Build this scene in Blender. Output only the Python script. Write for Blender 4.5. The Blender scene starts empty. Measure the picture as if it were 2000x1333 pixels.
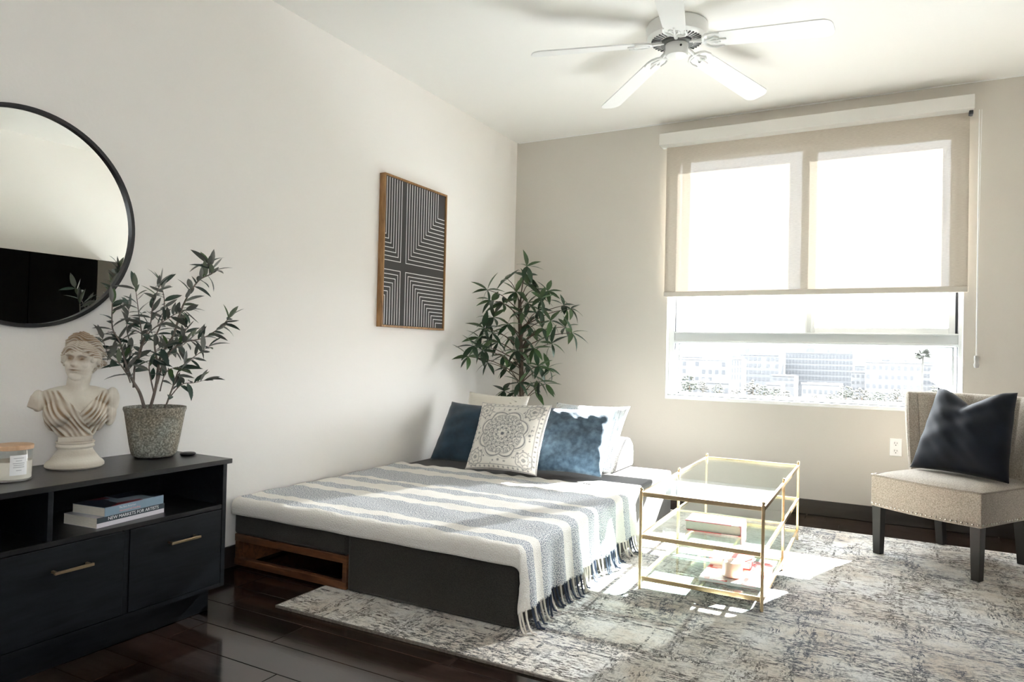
import bpy, math, random
import numpy as np
from mathutils import Vector, Matrix, Euler
random.seed(7); rng = np.random.default_rng(7)
scene = bpy.context.scene
COL = scene.collection
pi = math.pi

# ------------------------------------------------------------------ camera
cam_loc = Vector((2.6936, -5.0463, 1.0408))
yaw, pitch, roll = math.radians(28.165), math.radians(.763), math.radians(1.302)
fwd = Vector((-math.sin(yaw)*math.cos(pitch), math.cos(yaw)*math.cos(pitch), math.sin(pitch)))
rgt0 = Vector((math.cos(yaw), math.sin(yaw), 0)); up0 = rgt0.cross(fwd)
rgt = rgt0*math.cos(roll) + up0*math.sin(roll); upv = -rgt0*math.sin(roll) + up0*math.cos(roll)
cd = bpy.data.cameras.new('camera'); cam = bpy.data.objects.new('camera', cd); COL.objects.link(cam)
cd.sensor_fit = 'HORIZONTAL'; cd.sensor_width = 36; cd.lens = 1367/2000*36
cd.clip_start = .05; cd.clip_end = 3000
M = Matrix((rgt, upv, -fwd)).transposed().to_4x4(); M.translation = cam_loc
cam.matrix_world = M
scene.camera = cam

# ------------------------------------------------------------------ light and exposure
SKY = 2.6; SUN = 22.0
w = bpy.data.worlds.new('sky'); scene.world = w; w.use_nodes = True
bg = w.node_tree.nodes['Background']; bg.inputs[0].default_value = (.93, .96, 1, 1); bg.inputs[1].default_value = SKY
sd = bpy.data.lights.new('sun', 'SUN'); sd.energy = SUN; sd.angle = math.radians(.6); sd.color = (1, .97, .93)
sun = bpy.data.objects.new('sun', sd); COL.objects.link(sun)
sun_dir = Vector((-.38, -1, -.67)).normalized()
sun.rotation_euler = sun_dir.to_track_quat('-Z', 'Y').to_euler(); sun.location = (6, 10, 9)
vs = scene.view_settings; vs.view_transform = 'Standard'; vs.look = 'None'; vs.gamma = 1; vs.use_curve_mapping = False
vs.exposure = 3.24
cy = scene.cycles
cy.max_bounces = 14; cy.diffuse_bounces = 10; cy.glossy_bounces = 6; cy.transmission_bounces = 10; cy.transparent_max_bounces = 24
cy.use_denoising = True; cy.sample_clamp_indirect = 12; cy.caustics_reflective = False; cy.caustics_refractive = False

# ------------------------------------------------------------------ materials
def newmat(name):
    m = bpy.data.materials.new(name); m.use_nodes = True
    nt = m.node_tree; return m, nt, nt.nodes, nt.links, nt.nodes['Principled BSDF']
def N(nodes, typ, **kw):
    n = nodes.new(typ)
    for k, v in kw.items():
        if k.startswith('i_'): n.inputs[k[2:].replace('_', ' ')].default_value = v
        else: setattr(n, k, v)
    return n
def mat(name, col, rough=.6, metal=0., noise=0., nscale=20., bump=0., bscale=80., spec=.5, stretch=(1,1,1), sheen=0., coat=0.):
    m, nt, ns, ln, b = newmat(name)
    b.inputs['Roughness'].default_value = rough; b.inputs['Metallic'].default_value = metal
    b.inputs['Specular IOR Level'].default_value = spec
    b.inputs['Sheen Weight'].default_value = sheen; b.inputs['Coat Weight'].default_value = coat
    b.inputs['Base Color'].default_value = (*col, 1)
    if noise or bump:
        tc = N(ns, 'ShaderNodeTexCoord'); mp = N(ns, 'ShaderNodeMapping'); mp.inputs['Scale'].default_value = stretch
        ln.new(tc.outputs['Object'], mp.inputs[0])
    if noise:
        nz = N(ns, 'ShaderNodeTexNoise'); nz.inputs['Scale'].default_value = nscale; nz.inputs['Detail'].default_value = 6
        ln.new(mp.outputs[0], nz.inputs[0])
        r = N(ns, 'ShaderNodeValToRGB'); r.color_ramp.elements[0].position = .3; r.color_ramp.elements[1].position = .7
        r.color_ramp.elements[0].color = (*[c*(1-noise) for c in col], 1)
        r.color_ramp.elements[1].color = (*[min(1, c*(1+noise)) for c in col], 1)
        ln.new(nz.outputs[0], r.inputs[0]); ln.new(r.outputs[0], b.inputs['Base Color'])
    if bump:
        nb = N(ns, 'ShaderNodeTexNoise'); nb.inputs['Scale'].default_value = bscale; nb.inputs['Detail'].default_value = 4
        ln.new(mp.outputs[0], nb.inputs[0])
        bp = N(ns, 'ShaderNodeBump'); bp.inputs['Strength'].default_value = bump; bp.inputs['Distance'].default_value = .004
        ln.new(nb.outputs[0], bp.inputs['Height']); ln.new(bp.outputs[0], b.inputs['Normal'])
    return m
def ramp(ns, stops, interp='LINEAR'):
    r = N(ns, 'ShaderNodeValToRGB'); cr = r.color_ramp; cr.interpolation = interp
    while len(cr.elements) > 1: cr.elements.remove(cr.elements[-1])
    cr.elements[0].position = stops[0][0]; cr.elements[0].color = (*stops[0][1], 1)
    for p, c in stops[1:]:
        e = cr.elements.new(p); e.color = (*c, 1)
    return r
def math_node(ns, ln, op, a, b=None, c=None):
    n = N(ns, 'ShaderNodeMath', operation=op)
    for i, x in enumerate((a, b, c)):
        if x is None: continue
        if isinstance(x, (int, float)): n.inputs[i].default_value = x
        else: ln.new(x, n.inputs[i])
    return n.outputs[0]
def mixcol(ns, ln, fac, a, b, mode='MIX'):
    n = N(ns, 'ShaderNodeMix', data_type='RGBA', blend_type=mode)
    for i, x in ((0, fac), (6, a), (7, b)):
        if isinstance(x, (int, float)): n.inputs[i].default_value = x
        elif isinstance(x, tuple): n.inputs[i].default_value = (*x, 1)
        else: ln.new(x, n.inputs[i])
    return n.outputs[2]

MT = {}
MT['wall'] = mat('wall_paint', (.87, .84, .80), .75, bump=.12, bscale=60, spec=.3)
MT['wall_shaded'] = mat('shaded_wall_paint', (.63, .595, .54), .75, bump=.12, bscale=60, spec=.3)  # wall paint darkened: backlit shade of the window wall put into the colour
MT['ceil'] = mat('ceiling_paint', (.85, .835, .80), .85, bump=.1, bscale=50, spec=.2)
MT['white'] = mat('white_paint', (.82, .82, .81), .4)
MT['alu'] = mat('white_window_metal', (.52, .545, .55), .4)
MT['gasket'] = mat('dark_gasket', (.06, .065, .075), .6)
MT['base'] = mat('dark_baseboard', (.018, .014, .012), .35, noise=.3, nscale=14, stretch=(.3, 3, 3))
MT['brass'] = mat('brushed_brass', (.76, .59, .36), .26, metal=1., noise=.08, nscale=60)
MT['handle'] = mat('satin_brass', (.62, .48, .30), .32, metal=1.)
MT['blackmetal'] = mat('black_metal', (.012, .012, .014), .4)
MT['plastic_white'] = mat('white_plastic', (.85, .85, .84), .35)
MT['slot'] = mat('dark_slot', (.03, .03, .03), .6)

def wood_mat(name, dark, light, rough, gscale, stretch, bump=.15, spec=.5, objrand=0.):
    m, nt, ns, ln, b = newmat(name)
    tc = N(ns, 'ShaderNodeTexCoord'); mp = N(ns, 'ShaderNodeMapping'); mp.inputs['Scale'].default_value = stretch
    oi = N(ns, 'ShaderNodeObjectInfo')
    off = N(ns, 'ShaderNodeVectorMath', operation='SCALE'); off.inputs['Scale'].default_value = 17.
    cmb = N(ns, 'ShaderNodeCombineXYZ')
    for i in range(3): ln.new(oi.outputs['Random'], cmb.inputs[i])
    ln.new(cmb.outputs[0], off.inputs[0])
    add = N(ns, 'ShaderNodeVectorMath', operation='ADD'); ln.new(tc.outputs['Object'], add.inputs[0]); ln.new(off.outputs[0], add.inputs[1])
    ln.new(add.outputs[0], mp.inputs[0])
    nz = N(ns, 'ShaderNodeTexNoise'); nz.inputs['Scale'].default_value = gscale; nz.inputs['Detail'].default_value = 9; nz.inputs['Distortion'].default_value = .6
    ln.new(mp.outputs[0], nz.inputs[0])
    r = ramp(ns, [(.3, dark), (.72, light)]); ln.new(nz.outputs[0], r.inputs[0])
    col = r.outputs[0]
    if objrand:
        v = math_node(ns, ln, 'MULTIPLY_ADD', oi.outputs['Random'], objrand, 1-objrand*.5)
        hs = N(ns, 'ShaderNodeHueSaturation'); ln.new(col, hs.inputs['Color']); ln.new(v, hs.inputs['Value']); col = hs.outputs[0]
    ln.new(col, b.inputs['Base Color'])
    b.inputs['Roughness'].default_value = rough; b.inputs['Specular IOR Level'].default_value = spec
    bp = N(ns, 'ShaderNodeBump'); bp.inputs['Strength'].default_value = bump; bp.inputs['Distance'].default_value = .002
    ln.new(nz.outputs[0], bp.inputs['Height']); ln.new(bp.outputs[0], b.inputs['Normal'])
    return m
MT['plank'] = wood_mat('dark_plank', (.010, .006, .005), (.035, .020, .015), .11, 6, (1, 9, 9), .05, .5, .7)
MT['console'] = wood_mat('black_stained_ash', (.0022, .003, .004), (.009, .0115, .015), .45, 7, (7, 1, 7), .3, .3)
MT['console_top'] = wood_mat('black_stained_top', (.007, .007, .0075), (.018, .018, .019), .33, 7, (7, 1, 7), .15, .5)
MT['walnut'] = wood_mat('walnut_frame', (.07, .028, .012), (.20, .085, .034), .45, 9, (1, 5, 5))
MT['oakframe'] = wood_mat('oak_frame', (.20, .095, .03), (.42, .23, .09), .5, 9, (5, 5, 1))
MT['lidwood'] = wood_mat('bamboo_lid', (.55, .33, .19), (.72, .48, .30), .5, 9, (1, 6, 1))
MT['chairleg'] = mat('black_lacquer', (.005, .005, .006), .45)
MT['wardrobe'] = mat('black_cabinet', (.0015, .0015, .0015), .8, spec=.02)
MT['wardrobe_brown'] = mat('brown_panel', (.045, .036, .022), .6)

def glass_mat(name, tint, ior=1.45, rough=0.0, boost=1.0):
    m = bpy.data.materials.new(name); m.use_nodes = True; nt = m.node_tree; ns, ln = nt.nodes, nt.links
    ns.remove(ns['Principled BSDF']); out = ns['Material Output']
    t = N(ns, 'ShaderNodeBsdfTransparent'); t.inputs[0].default_value = (*tint, 1)
    g = N(ns, 'ShaderNodeBsdfGlossy'); g.inputs['Roughness'].default_value = rough; g.inputs[0].default_value = (1, 1, 1, 1)
    ge = N(ns, 'ShaderNodeNewGeometry'); dt = N(ns, 'ShaderNodeVectorMath', operation='DOT_PRODUCT'); ln.new(ge.outputs['Normal'], dt.inputs[0]); ln.new(ge.outputs['Incoming'], dt.inputs[1])
    q = math_node(ns, ln, 'SUBTRACT', 1., math_node(ns, ln, 'ABSOLUTE', dt.outputs['Value'])); q = math_node(ns, ln, 'POWER', q, 5.)
    f = math_node(ns, ln, 'MULTIPLY', math_node(ns, ln, 'MULTIPLY_ADD', q, .96, .04), boost)
    mx = N(ns, 'ShaderNodeMixShader'); ln.new(f, mx.inputs[0]); ln.new(t.outputs[0], mx.inputs[1]); ln.new(g.outputs[0], mx.inputs[2])
    ln.new(mx.outputs[0], out.inputs[0]); return m
MT['glass'] = glass_mat('window_glass', (.96, .975, .98))
MT['tableglass'] = glass_mat('table_glass', (.90, .955, .94))
m, nt, ns, ln, b = newmat('mirror_silver'); b.inputs['Metallic'].default_value = 1; b.inputs['Roughness'].default_value = 0; b.inputs['Base Color'].default_value = (.93, .95, .93, 1); MT['mirror'] = m

def fabric_mat(name, c1, c2, scale, bump=.4, rough=.9, sheen=.2, stretch=(1, 1, 1), lo=.35, hi=.65):
    m, nt, ns, ln, b = newmat(name)
    tc = N(ns, 'ShaderNodeTexCoord'); mp = N(ns, 'ShaderNodeMapping'); mp.inputs['Scale'].default_value = stretch
    ln.new(tc.outputs['Object'], mp.inputs[0])
    nz = N(ns, 'ShaderNodeTexNoise'); nz.inputs['Scale'].default_value = scale; nz.inputs['Detail'].default_value = 3
    ln.new(mp.outputs[0], nz.inputs[0])
    r = ramp(ns, [(lo, c1), (hi, c2)]); ln.new(nz.outputs[0], r.inputs[0]); ln.new(r.outputs[0], b.inputs['Base Color'])
    b.inputs['Roughness'].default_value = rough; b.inputs['Sheen Weight'].default_value = sheen; b.inputs['Specular IOR Level'].default_value = .2
    bp = N(ns, 'ShaderNodeBump'); bp.inputs['Strength'].default_value = bump; bp.inputs['Distance'].default_value = .003
    ln.new(nz.outputs[0], bp.inputs['Height']); ln.new(bp.outputs[0], b.inputs['Normal'])
    return m
MT['charcoal'] = fabric_mat('charcoal_linen', (.021, .0185, .016), (.046, .041, .036), 220, .5, stretch=(1, 1, 2.2))
MT['grey_linen'] = fabric_mat('grey_linen_bolster', (.20, .20, .20), (.42, .42, .42), 200, .4)
MT['chairfab'] = fabric_mat('oatmeal_tweed', (.36, .31, .25), (.60, .545, .47), 190, .5)
MT['piping'] = fabric_mat('oatmeal_piping', (.30, .26, .21), (.46, .41, .35), 200, .3)
MT['navy_velvet'] = fabric_mat('navy_velvet', (.0018, .0035, .008), (.004, .008, .018), 9, .25, .6, .12, lo=.3, hi=.75)
MT['teal_velvet'] = fabric_mat('dark_teal_velvet', (.008, .022, .038), (.020, .046, .074), 14, .25, .7, .25, lo=.3, hi=.75)
MT['blue_velvet'] = fabric_mat('slate_blue_velvet', (.022, .050, .082), (.085, .145, .205), 26, .35, .7, .4, lo=.35, hi=.7)
MT['nail'] = mat('nickel_nailhead', (.75, .72, .66), .25, metal=1)

# waffle / slub white cushions
def slub_mat(name, base, dark, sc, thr, stretch):
    m, nt, ns, ln, b = newmat(name)
    tc = N(ns, 'ShaderNodeTexCoord'); mp = N(ns, 'ShaderNodeMapping'); mp.inputs['Scale'].default_value = stretch; ln.new(tc.outputs['Object'], mp.inputs[0])
    nz = N(ns, 'ShaderNodeTexNoise'); nz.inputs['Scale'].default_value = sc; nz.inputs['Detail'].default_value = 5; ln.new(mp.outputs[0], nz.inputs[0])
    r = ramp(ns, [(thr, base), (thr+.06, dark)]); ln.new(nz.outputs[0], r.inputs[0]); ln.new(r.outputs[0], b.inputs['Base Color'])
    b.inputs['Roughness'].default_value = .95; b.inputs['Specular IOR Level'].default_value = .1
    bp = N(ns, 'ShaderNodeBump'); bp.inputs['Strength'].default_value = .6; bp.inputs['Distance'].default_value = .004; ln.new(nz.outputs[0], bp.inputs['Height']); ln.new(bp.outputs[0], b.inputs['Normal'])
    return m
MT['slub'] = slub_mat('cream_slub_weave', (.78, .74, .66), (.30, .27, .22), 9, .63, (2, 6, 14))
m, nt, ns, ln, b = newmat('white_waffle_knit')
tc = N(ns, 'ShaderNodeTexCoord'); vo = N(ns, 'ShaderNodeTexVoronoi'); vo.inputs['Scale'].default_value = 85; vo.inputs['Randomness'].default_value = .15
ln.new(tc.outputs['Object'], vo.inputs['Vector'])
r = ramp(ns, [(.15, (.40, .40, .39)), (.42, (.80, .79, .76))]); ln.new(vo.outputs['Distance'], r.inputs[0]); ln.new(r.outputs[0], b.inputs['Base Color'])
b.inputs['Roughness'].default_value = .95
bp = N(ns, 'ShaderNodeBump'); bp.inputs['Strength'].default_value = .8; bp.inputs['Distance'].default_value = .005; ln.new(vo.outputs['Distance'], bp.inputs['Height']); ln.new(bp.outputs[0], b.inputs['Normal'])
MT['waffle'] = m

# painted-attribute materials
def attr_mat(name, rough=.8, bump=.2, bscale=150, sheen=0.):
    m, nt, ns, ln, b = newmat(name)
    a = N(ns, 'ShaderNodeAttribute', attribute_name='col'); ln.new(a.outputs['Color'], b.inputs['Base Color'])
    b.inputs['Roughness'].default_value = rough; b.inputs['Specular IOR Level'].default_value = .25; b.inputs['Sheen Weight'].default_value = sheen
    if bump:
        tc = N(ns, 'ShaderNodeTexCoord'); nz = N(ns, 'ShaderNodeTexNoise'); nz.inputs['Scale'].default_value = bscale; ln.new(tc.outputs['Object'], nz.inputs[0])
        bp = N(ns, 'ShaderNodeBump'); bp.inputs['Strength'].default_value = bump; bp.inputs['Distance'].default_value = .003; ln.new(nz.outputs[0], bp.inputs['Height']); ln.new(bp.outputs[0], b.inputs['Normal'])
    return m
MT['medallion'] = attr_mat('printed_cotton', .9, .25, 260)
MT['plaster'] = attr_mat('aged_plaster', .85, .35, 120)

# blanket: stripes along the cloth coordinate v (metres from back edge)
m, nt, ns, ln, b = newmat('striped_woven_throw')
uv = N(ns, 'ShaderNodeUVMap', uv_map='cloth'); sp = N(ns, 'ShaderNodeSeparateXYZ'); ln.new(uv.outputs[0], sp.inputs[0])
BL = 1.36
edges = [(0, 0), (.085, 1), (.165, 0), (.27, 1), (.51, 0), (.555, 1), (.63, 0), (.75, 1), (.825, 0), (.905, 1), (1.125, 0), (1.185, 1), (1.245, 0)]
wob = N(ns, 'ShaderNodeTexNoise'); wob.inputs['Scale'].default_value = 60; wob.inputs['Detail'].default_value = 2; ln.new(uv.outputs[0], wob.inputs[0])
vv = math_node(ns, ln, 'MULTIPLY_ADD', wob.outputs[0], .012, sp.outputs[1]); vv = math_node(ns, ln, 'SUBTRACT', vv, .006)
rs = ramp(ns, [(e/BL, (k, k, k)) for e, k in edges], 'CONSTANT'); ln.new(math_node(ns, ln, 'DIVIDE', vv, BL), rs.inputs[0])
mpn = N(ns, 'ShaderNodeMapping'); mpn.inputs['Scale'].default_value = (250, 165, 1); ln.new(uv.outputs[0], mpn.inputs[0])
yn = N(ns, 'ShaderNodeTexNoise'); yn.inputs['Scale'].default_value = 1; yn.inputs['Detail'].default_value = 1; ln.new(mpn.outputs[0], yn.inputs[0])
yr = ramp(ns, [(.36, (.16, .185, .24)), (.48, (.40, .43, .47)), (.58, (.78, .78, .77))]); ln.new(yn.outputs[0], yr.inputs[0])
cr_ = ramp(ns, [(.35, (.80, .765, .71)), (.65, (.88, .86, .82))]); ln.new(yn.outputs[0], cr_.inputs[0])
ln.new(mixcol(ns, ln, rs.outputs[0], cr_.outputs[0], yr.outputs[0]), b.inputs['Base Color'])
b.inputs['Roughness'].default_value = .95; b.inputs['Specular IOR Level'].default_value = .1; b.inputs['Sheen Weight'].default_value = .1
bp = N(ns, 'ShaderNodeBump'); bp.inputs['Strength'].default_value = .7; bp.inputs['Distance'].default_value = .004; ln.new(yn.outputs[0], bp.inputs['Height']); ln.new(bp.outputs[0], b.inputs['Normal'])
MT['throw'] = m
MT['yarn_navy'] = mat('navy_yarn', (.04, .055, .09), .9); MT['yarn_cream'] = mat('cream_yarn', (.72, .67, .60), .9)

# rug: distressed woven blocks
m, nt, ns, ln, b = newmat('distressed_rug')
tc = N(ns, 'ShaderNodeTexCoord'); P = tc.outputs['Object']
def noise(scale, stretch, detail=5, rough=.6, w=0.):
    mp = N(ns, 'ShaderNodeMapping'); mp.inputs['Scale'].default_value = stretch; mp.inputs['Location'].default_value = (w, w*1.7, 0); ln.new(P, mp.inputs[0])
    n = N(ns, 'ShaderNodeTexNoise'); n.inputs['Scale'].default_value = scale; n.inputs['Detail'].default_value = detail; n.inputs['Roughness'].default_value = rough
    ln.new(mp.outputs[0], n.inputs[0]); return n.outputs[0]
def band(x, lo, hi):
    n = N(ns, 'ShaderNodeMapRange'); n.inputs[1].default_value = lo; n.inputs[2].default_value = hi; n.interpolation_type = 'SMOOTHSTEP'; ln.new(x, n.inputs[0]); return n.outputs[0]
dash = band(noise(36, (1, 3.2, 1), 5, .7), .49, .53)               # short dark dashes along x
dash2 = band(noise(32, (3.4, 1, 1), 5, .7, 3.1), .50, .545)
patch = band(noise(3.4, (1, 1.5, 1), 5, .7, 5.), .38, .56)
patch2 = band(noise(3.2, (2.4, 1, 1), 5, .7, 9.), .47, .62)
def lines(width, off, msk, rowh, bw):
    br = N(ns, 'ShaderNodeTexBrick'); br.offset = .37; br.squash = .6; br.squash_frequency = 3; br.offset_frequency = 2
    br.inputs['Scale'].default_value = 1; br.inputs['Mortar Size'].default_value = width; br.inputs['Mortar Smooth'].default_value = .4
    br.inputs['Brick Width'].default_value = bw; br.inputs['Row Height'].default_value = rowh
    br.inputs['Color1'].default_value = (0, 0, 0, 1); br.inputs['Color2'].default_value = (0, 0, 0, 1); br.inputs['Mortar'].default_value = (1, 1, 1, 1)
    mp = N(ns, 'ShaderNodeMapping'); mp.inputs['Location'].default_value = off; ln.new(P, mp.inputs[0])
    wn = N(ns, 'ShaderNodeTexNoise'); wn.inputs['Scale'].default_value = 3.5; wn.inputs['Detail'].default_value = 5; ln.new(P, wn.inputs[0])
    sc = N(ns, 'ShaderNodeVectorMath', operation='SCALE'); sc.inputs['Scale'].default_value = .05; ln.new(wn.outputs['Color'], sc.inputs[0])
    ad = N(ns, 'ShaderNodeVectorMath', operation='ADD'); ln.new(mp.outputs[0], ad.inputs[0]); ln.new(sc.outputs[0], ad.inputs[1])
    ln.new(ad.outputs[0], br.inputs['Vector'])
    return math_node(ns, ln, 'MULTIPLY', br.outputs['Color'], msk)
l1 = lines(.007, (.13, .05, 0), band(noise(34, (1, 1, 1), 5, .75, 2.), .44, .54), .33, .83)
l2 = lines(.030, (.41, .22, 0), band(noise(40, (2.5, 1, 1), 5, .75, 7.), .51, .56), .71, .38)
fine = band(noise(150, (1, 3, 1), 2, .5), .42, .58)
spk = band(noise(90, (1, 2.2, 1), 3, .6, 6.), .57, .63)
d = math_node(ns, ln, 'MULTIPLY', dash, patch); d2 = math_node(ns, ln, 'MULTIPLY', dash2, patch2)
d = math_node(ns, ln, 'MAXIMUM', d, d2); d = math_node(ns, ln, 'MAXIMUM', d, l1); d = math_node(ns, ln, 'MAXIMUM', d, l2)
d = math_node(ns, ln, 'MULTIPLY', d, math_node(ns, ln, 'MULTIPLY_ADD', fine, .40, .62))
d = math_node(ns, ln, 'MAXIMUM', d, math_node(ns, ln, 'MULTIPLY', spk, .42))
hue = ramp(ns, [(.38, (.06, .042, .03)), (.5, (.035, .035, .04)), (.62, (.045, .057, .095))]); ln.new(noise(1.5, (1, 1, 1), 2, .5, 4.), hue.inputs[0])
basec = ramp(ns, [(.36, (.66, .59, .51)), (.5, (.78, .745, .69)), (.62, (.82, .81, .79))]); ln.new(noise(3, (1, 1, 1), 6, .7, 1.), basec.inputs[0])
ln.new(mixcol(ns, ln, d, basec.outputs[0], hue.outputs[0]), b.inputs['Base Color'])
b.inputs['Roughness'].default_value = .95; b.inputs['Specular IOR Level'].default_value = .1
bp = N(ns, 'ShaderNodeBump'); bp.inputs['Strength'].default_value = .5; bp.inputs['Distance'].default_value = .004; ln.new(noise(160, (1, 2, 1), 2), bp.inputs['Height']); ln.new(bp.outputs[0], b.inputs['Normal'])
MT['rug'] = m
MT['rugedge'] = mat('rug_binding', (.16, .14, .12), .9, noise=.4, nscale=90)

# roller blind fabric: see-through weave that also glows where the sun falls on its back
m = bpy.data.materials.new('screen_fabric'); m.use_nodes = True; nt = m.node_tree; ns, ln = nt.nodes, nt.links; ns.remove(ns['Principled BSDF'])
tc = N(ns, 'ShaderNodeTexCoord'); mp = N(ns, 'ShaderNodeMapping'); mp.inputs['Scale'].default_value = (1, 1, 9); ln.new(tc.outputs['Object'], mp.inputs[0])
nz = N(ns, 'ShaderNodeTexNoise'); nz.inputs['Scale'].default_value = 40; nz.inputs['Detail'].default_value = 4; ln.new(mp.outputs[0], nz.inputs[0])
cr_ = ramp(ns, [(.3, (.47, .415, .345)), (.7, (.54, .485, .41))]); ln.new(nz.outputs[0], cr_.inputs[0])
df = N(ns, 'ShaderNodeBsdfDiffuse'); ln.new(cr_.outputs[0], df.inputs[0])
tl = N(ns, 'ShaderNodeBsdfTranslucent'); ln.new(cr_.outputs[0], tl.inputs[0])
tr = N(ns, 'ShaderNodeBsdfTransparent'); tr.inputs[0].default_value = (.93, .96, 1, 1)
m1 = N(ns, 'ShaderNodeMixShader'); m1.inputs[0].default_value = .022; ln.new(df.outputs[0], m1.inputs[1]); ln.new(tl.outputs[0], m1.inputs[2])
m2 = N(ns, 'ShaderNodeMixShader'); m2.inputs[0].default_value = .016; ln.new(m1.outputs[0], m2.inputs[1]); ln.new(tr.outputs[0], m2.inputs[2])
ln.new(m2.outputs[0], ns['Material Output'].inputs[0]); MT['blind'] = m
MT['valance'] = mat('blind_valance', (.74, .72, .68), .55)
MT['hem'] = mat('blind_hem', (.62, .57, .50), .7)

# ------------------------------------------------------------------ mesh helpers
OFF = {}
class MB:
    def __init__(s): s.v = []; s.f = []; s.uv = None
    def box(s, x0, x1, y0, y1, z0, z1):
        n = len(s.v)
        s.v += [(x0,y0,z0),(x1,y0,z0),(x1,y1,z0),(x0,y1,z0),(x0,y0,z1),(x1,y0,z1),(x1,y1,z1),(x0,y1,z1)]
        s.f += [tuple(n+i for i in q) for q in ((3,2,1,0),(4,5,6,7),(0,1,5,4),(1,2,6,5),(2,3,7,6),(3,0,4,7))]
        return s
    def prism(s, pts, ax, a0, a1):
        """closed outline pts (2-D, counter-clockwise) pushed along axis ax between a0 and a1"""
        n = len(s.v); k = len(pts)
        def mk(p, a):
            q = [p[0], p[1]]; q.insert(ax, a); return tuple(q)
        s.v += [mk(p, a0) for p in pts] + [mk(p, a1) for p in pts]
        s.f += [tuple(n+i for i in range(k))[::-1], tuple(n+k+i for i in range(k))]
        s.f += [(n+i, n+(i+1) % k, n+k+(i+1) % k, n+k+i) for i in range(k)]
        return s
    def tube(s, path, r, n=8, cap=True):
        path = [Vector(p) for p in path]; m0 = len(s.v); k = len(path)
        rr = r if isinstance(r, (list, tuple)) else [r]*k
        prev = None
        for i, p in enumerate(path):
            t = (path[min(i+1, k-1)] - path[max(i-1, 0)]).normalized()
            a = prev - t*prev.dot(t) if prev is not None else (Vector((0,0,1)) if abs(t.z) < .9 else Vector((1,0,0)))
            if prev is None: a = a - t*a.dot(t)
            a.normalize(); prev = a; bb = t.cross(a)
            for j in range(n):
                th = 2*pi*j/n; s.v.append(tuple(p + (a*math.cos(th) + bb*math.sin(th))*rr[i]))
        for i in range(k-1):
            for j in range(n):
                A = m0+i*n+j; B = m0+i*n+(j+1) % n; s.f.append((A, B, B+n, A+n))
        if cap:
            s.f.append(tuple(m0+j for j in range(n))[::-1]); s.f.append(tuple(m0+(k-1)*n+j for j in range(n)))
        return s
    def lathe(s, prof, c, n=32, cap0=True, cap1=True):
        m0 = len(s.v); k = len(prof)
        for r, z in prof:
            for j in range(n):
                th = 2*pi*j/n; s.v.append((c[0]+r*math.cos(th), c[1]+r*math.sin(th), c[2]+z))
        for i in range(k-1):
            for j in range(n):
                A = m0+i*n+j; B = m0+i*n+(j+1) % n; s.f.append((A, B, B+n, A+n))
        if cap0: s.f.append(tuple(m0+j for j in range(n))[::-1])
        if cap1: s.f.append(tuple(m0+(k-1)*n+j for j in range(n)))
        return s
    def ell(s, c, r, n=20, mrot=None):
        m0 = len(s.v); k = n//2
        for i in range(1, k):
            ph = pi*i/k
            for j in range(n):
                th = 2*pi*j/n; p = Vector((r[0]*math.sin(ph)*math.cos(th), r[1]*math.sin(ph)*math.sin(th), -r[2]*math.cos(ph)))
                if mrot is not None: p = mrot @ p
                s.v.append((c[0]+p.x, c[1]+p.y, c[2]+p.z))
        for i in range(k-2):
            for j in range(n):
                A = m0+i*n+j; B = m0+i*n+(j+1) % n; s.f.append((A, B, B+n, A+n))
        for top in (0, 1):
            p = Vector((0, 0, (1 if top else -1)*r[2]))
            if mrot is not None: p = mrot @ p
            s.v.append((c[0]+p.x, c[1]+p.y, c[2]+p.z)); q = len(s.v)-1
            base = m0 + (k-2)*n*top
            for j in range(n):
                A = base+j; B = base+(j+1) % n; s.f.append((A, B, q) if top else (B, A, q))
        return s
    def grid(s, fn, nu, nv, flip=False):
        m0 = len(s.v)
        for i in range(nu+1):
            for j in range(nv+1): s.v.append(tuple(fn(i/nu, j/nv)))
        for i in range(nu):
            for j in range(nv):
                A = m0+i*(nv+1)+j; q = (A, A+nv+1, A+nv+2, A+1); s.f.append(q[::-1] if flip else q)
        return s
    def xf(s, M4):
        s.v = [tuple(M4 @ Vector(p)) for p in s.v]; return s
    def mesh(s, name, off=(0,0,0), smooth=None):
        me = bpy.data.meshes.new(name)
        me.from_pydata([(p[0]-off[0], p[1]-off[1], p[2]-off[2]) for p in s.v], [], s.f); me.update()
        if smooth is not None:
            me.polygons.foreach_set('use_smooth', [True]*len(me.polygons))
            if smooth < 179: me.set_sharp_from_angle(angle=math.radians(smooth))
        return me
    def build(s, name, m, parent=None, smooth=None, bevel=0., org=None):
        off = OFF[parent.name] if parent is not None else Vector(org or (0,0,0))
        me = s.mesh(name, off, smooth); me.materials.append(MT[m] if isinstance(m, str) else m)
        o = bpy.data.objects.new(name, me); COL.objects.link(o)
        if parent is not None: o.parent = parent
        else: o.location = off
        OFF[o.name] = Vector(off)
        if bevel:
            b = o.modifiers.new('edge', 'BEVEL'); b.width = bevel; b.segments = 2; b.limit_method = 'ANGLE'
        return o
def tag(o, label=None, cat=None, group=None, kind=None):
    if label: o['label'] = label
    if cat: o['category'] = cat
    if group: o['group'] = group
    if kind: o['kind'] = kind
    return o
def thing(name, loc, label, cat, group=None):
    o = bpy.data.objects.new(name, None); COL.objects.link(o); o.location = loc; OFF[o.name] = Vector(loc); o.empty_display_size = .1
    return tag(o, label, cat, group)
def place(name, me, parent, M4, m=None):
    """a copy that shares mesh data; M4 in world space"""
    o = bpy.data.objects.new(name, me); COL.objects.link(o); o.parent = parent
    L = M4.copy(); L.translation = L.translation - OFF[parent.name]; o.matrix_basis = L
    OFF[o.name] = OFF[parent.name]
    return o
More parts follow.
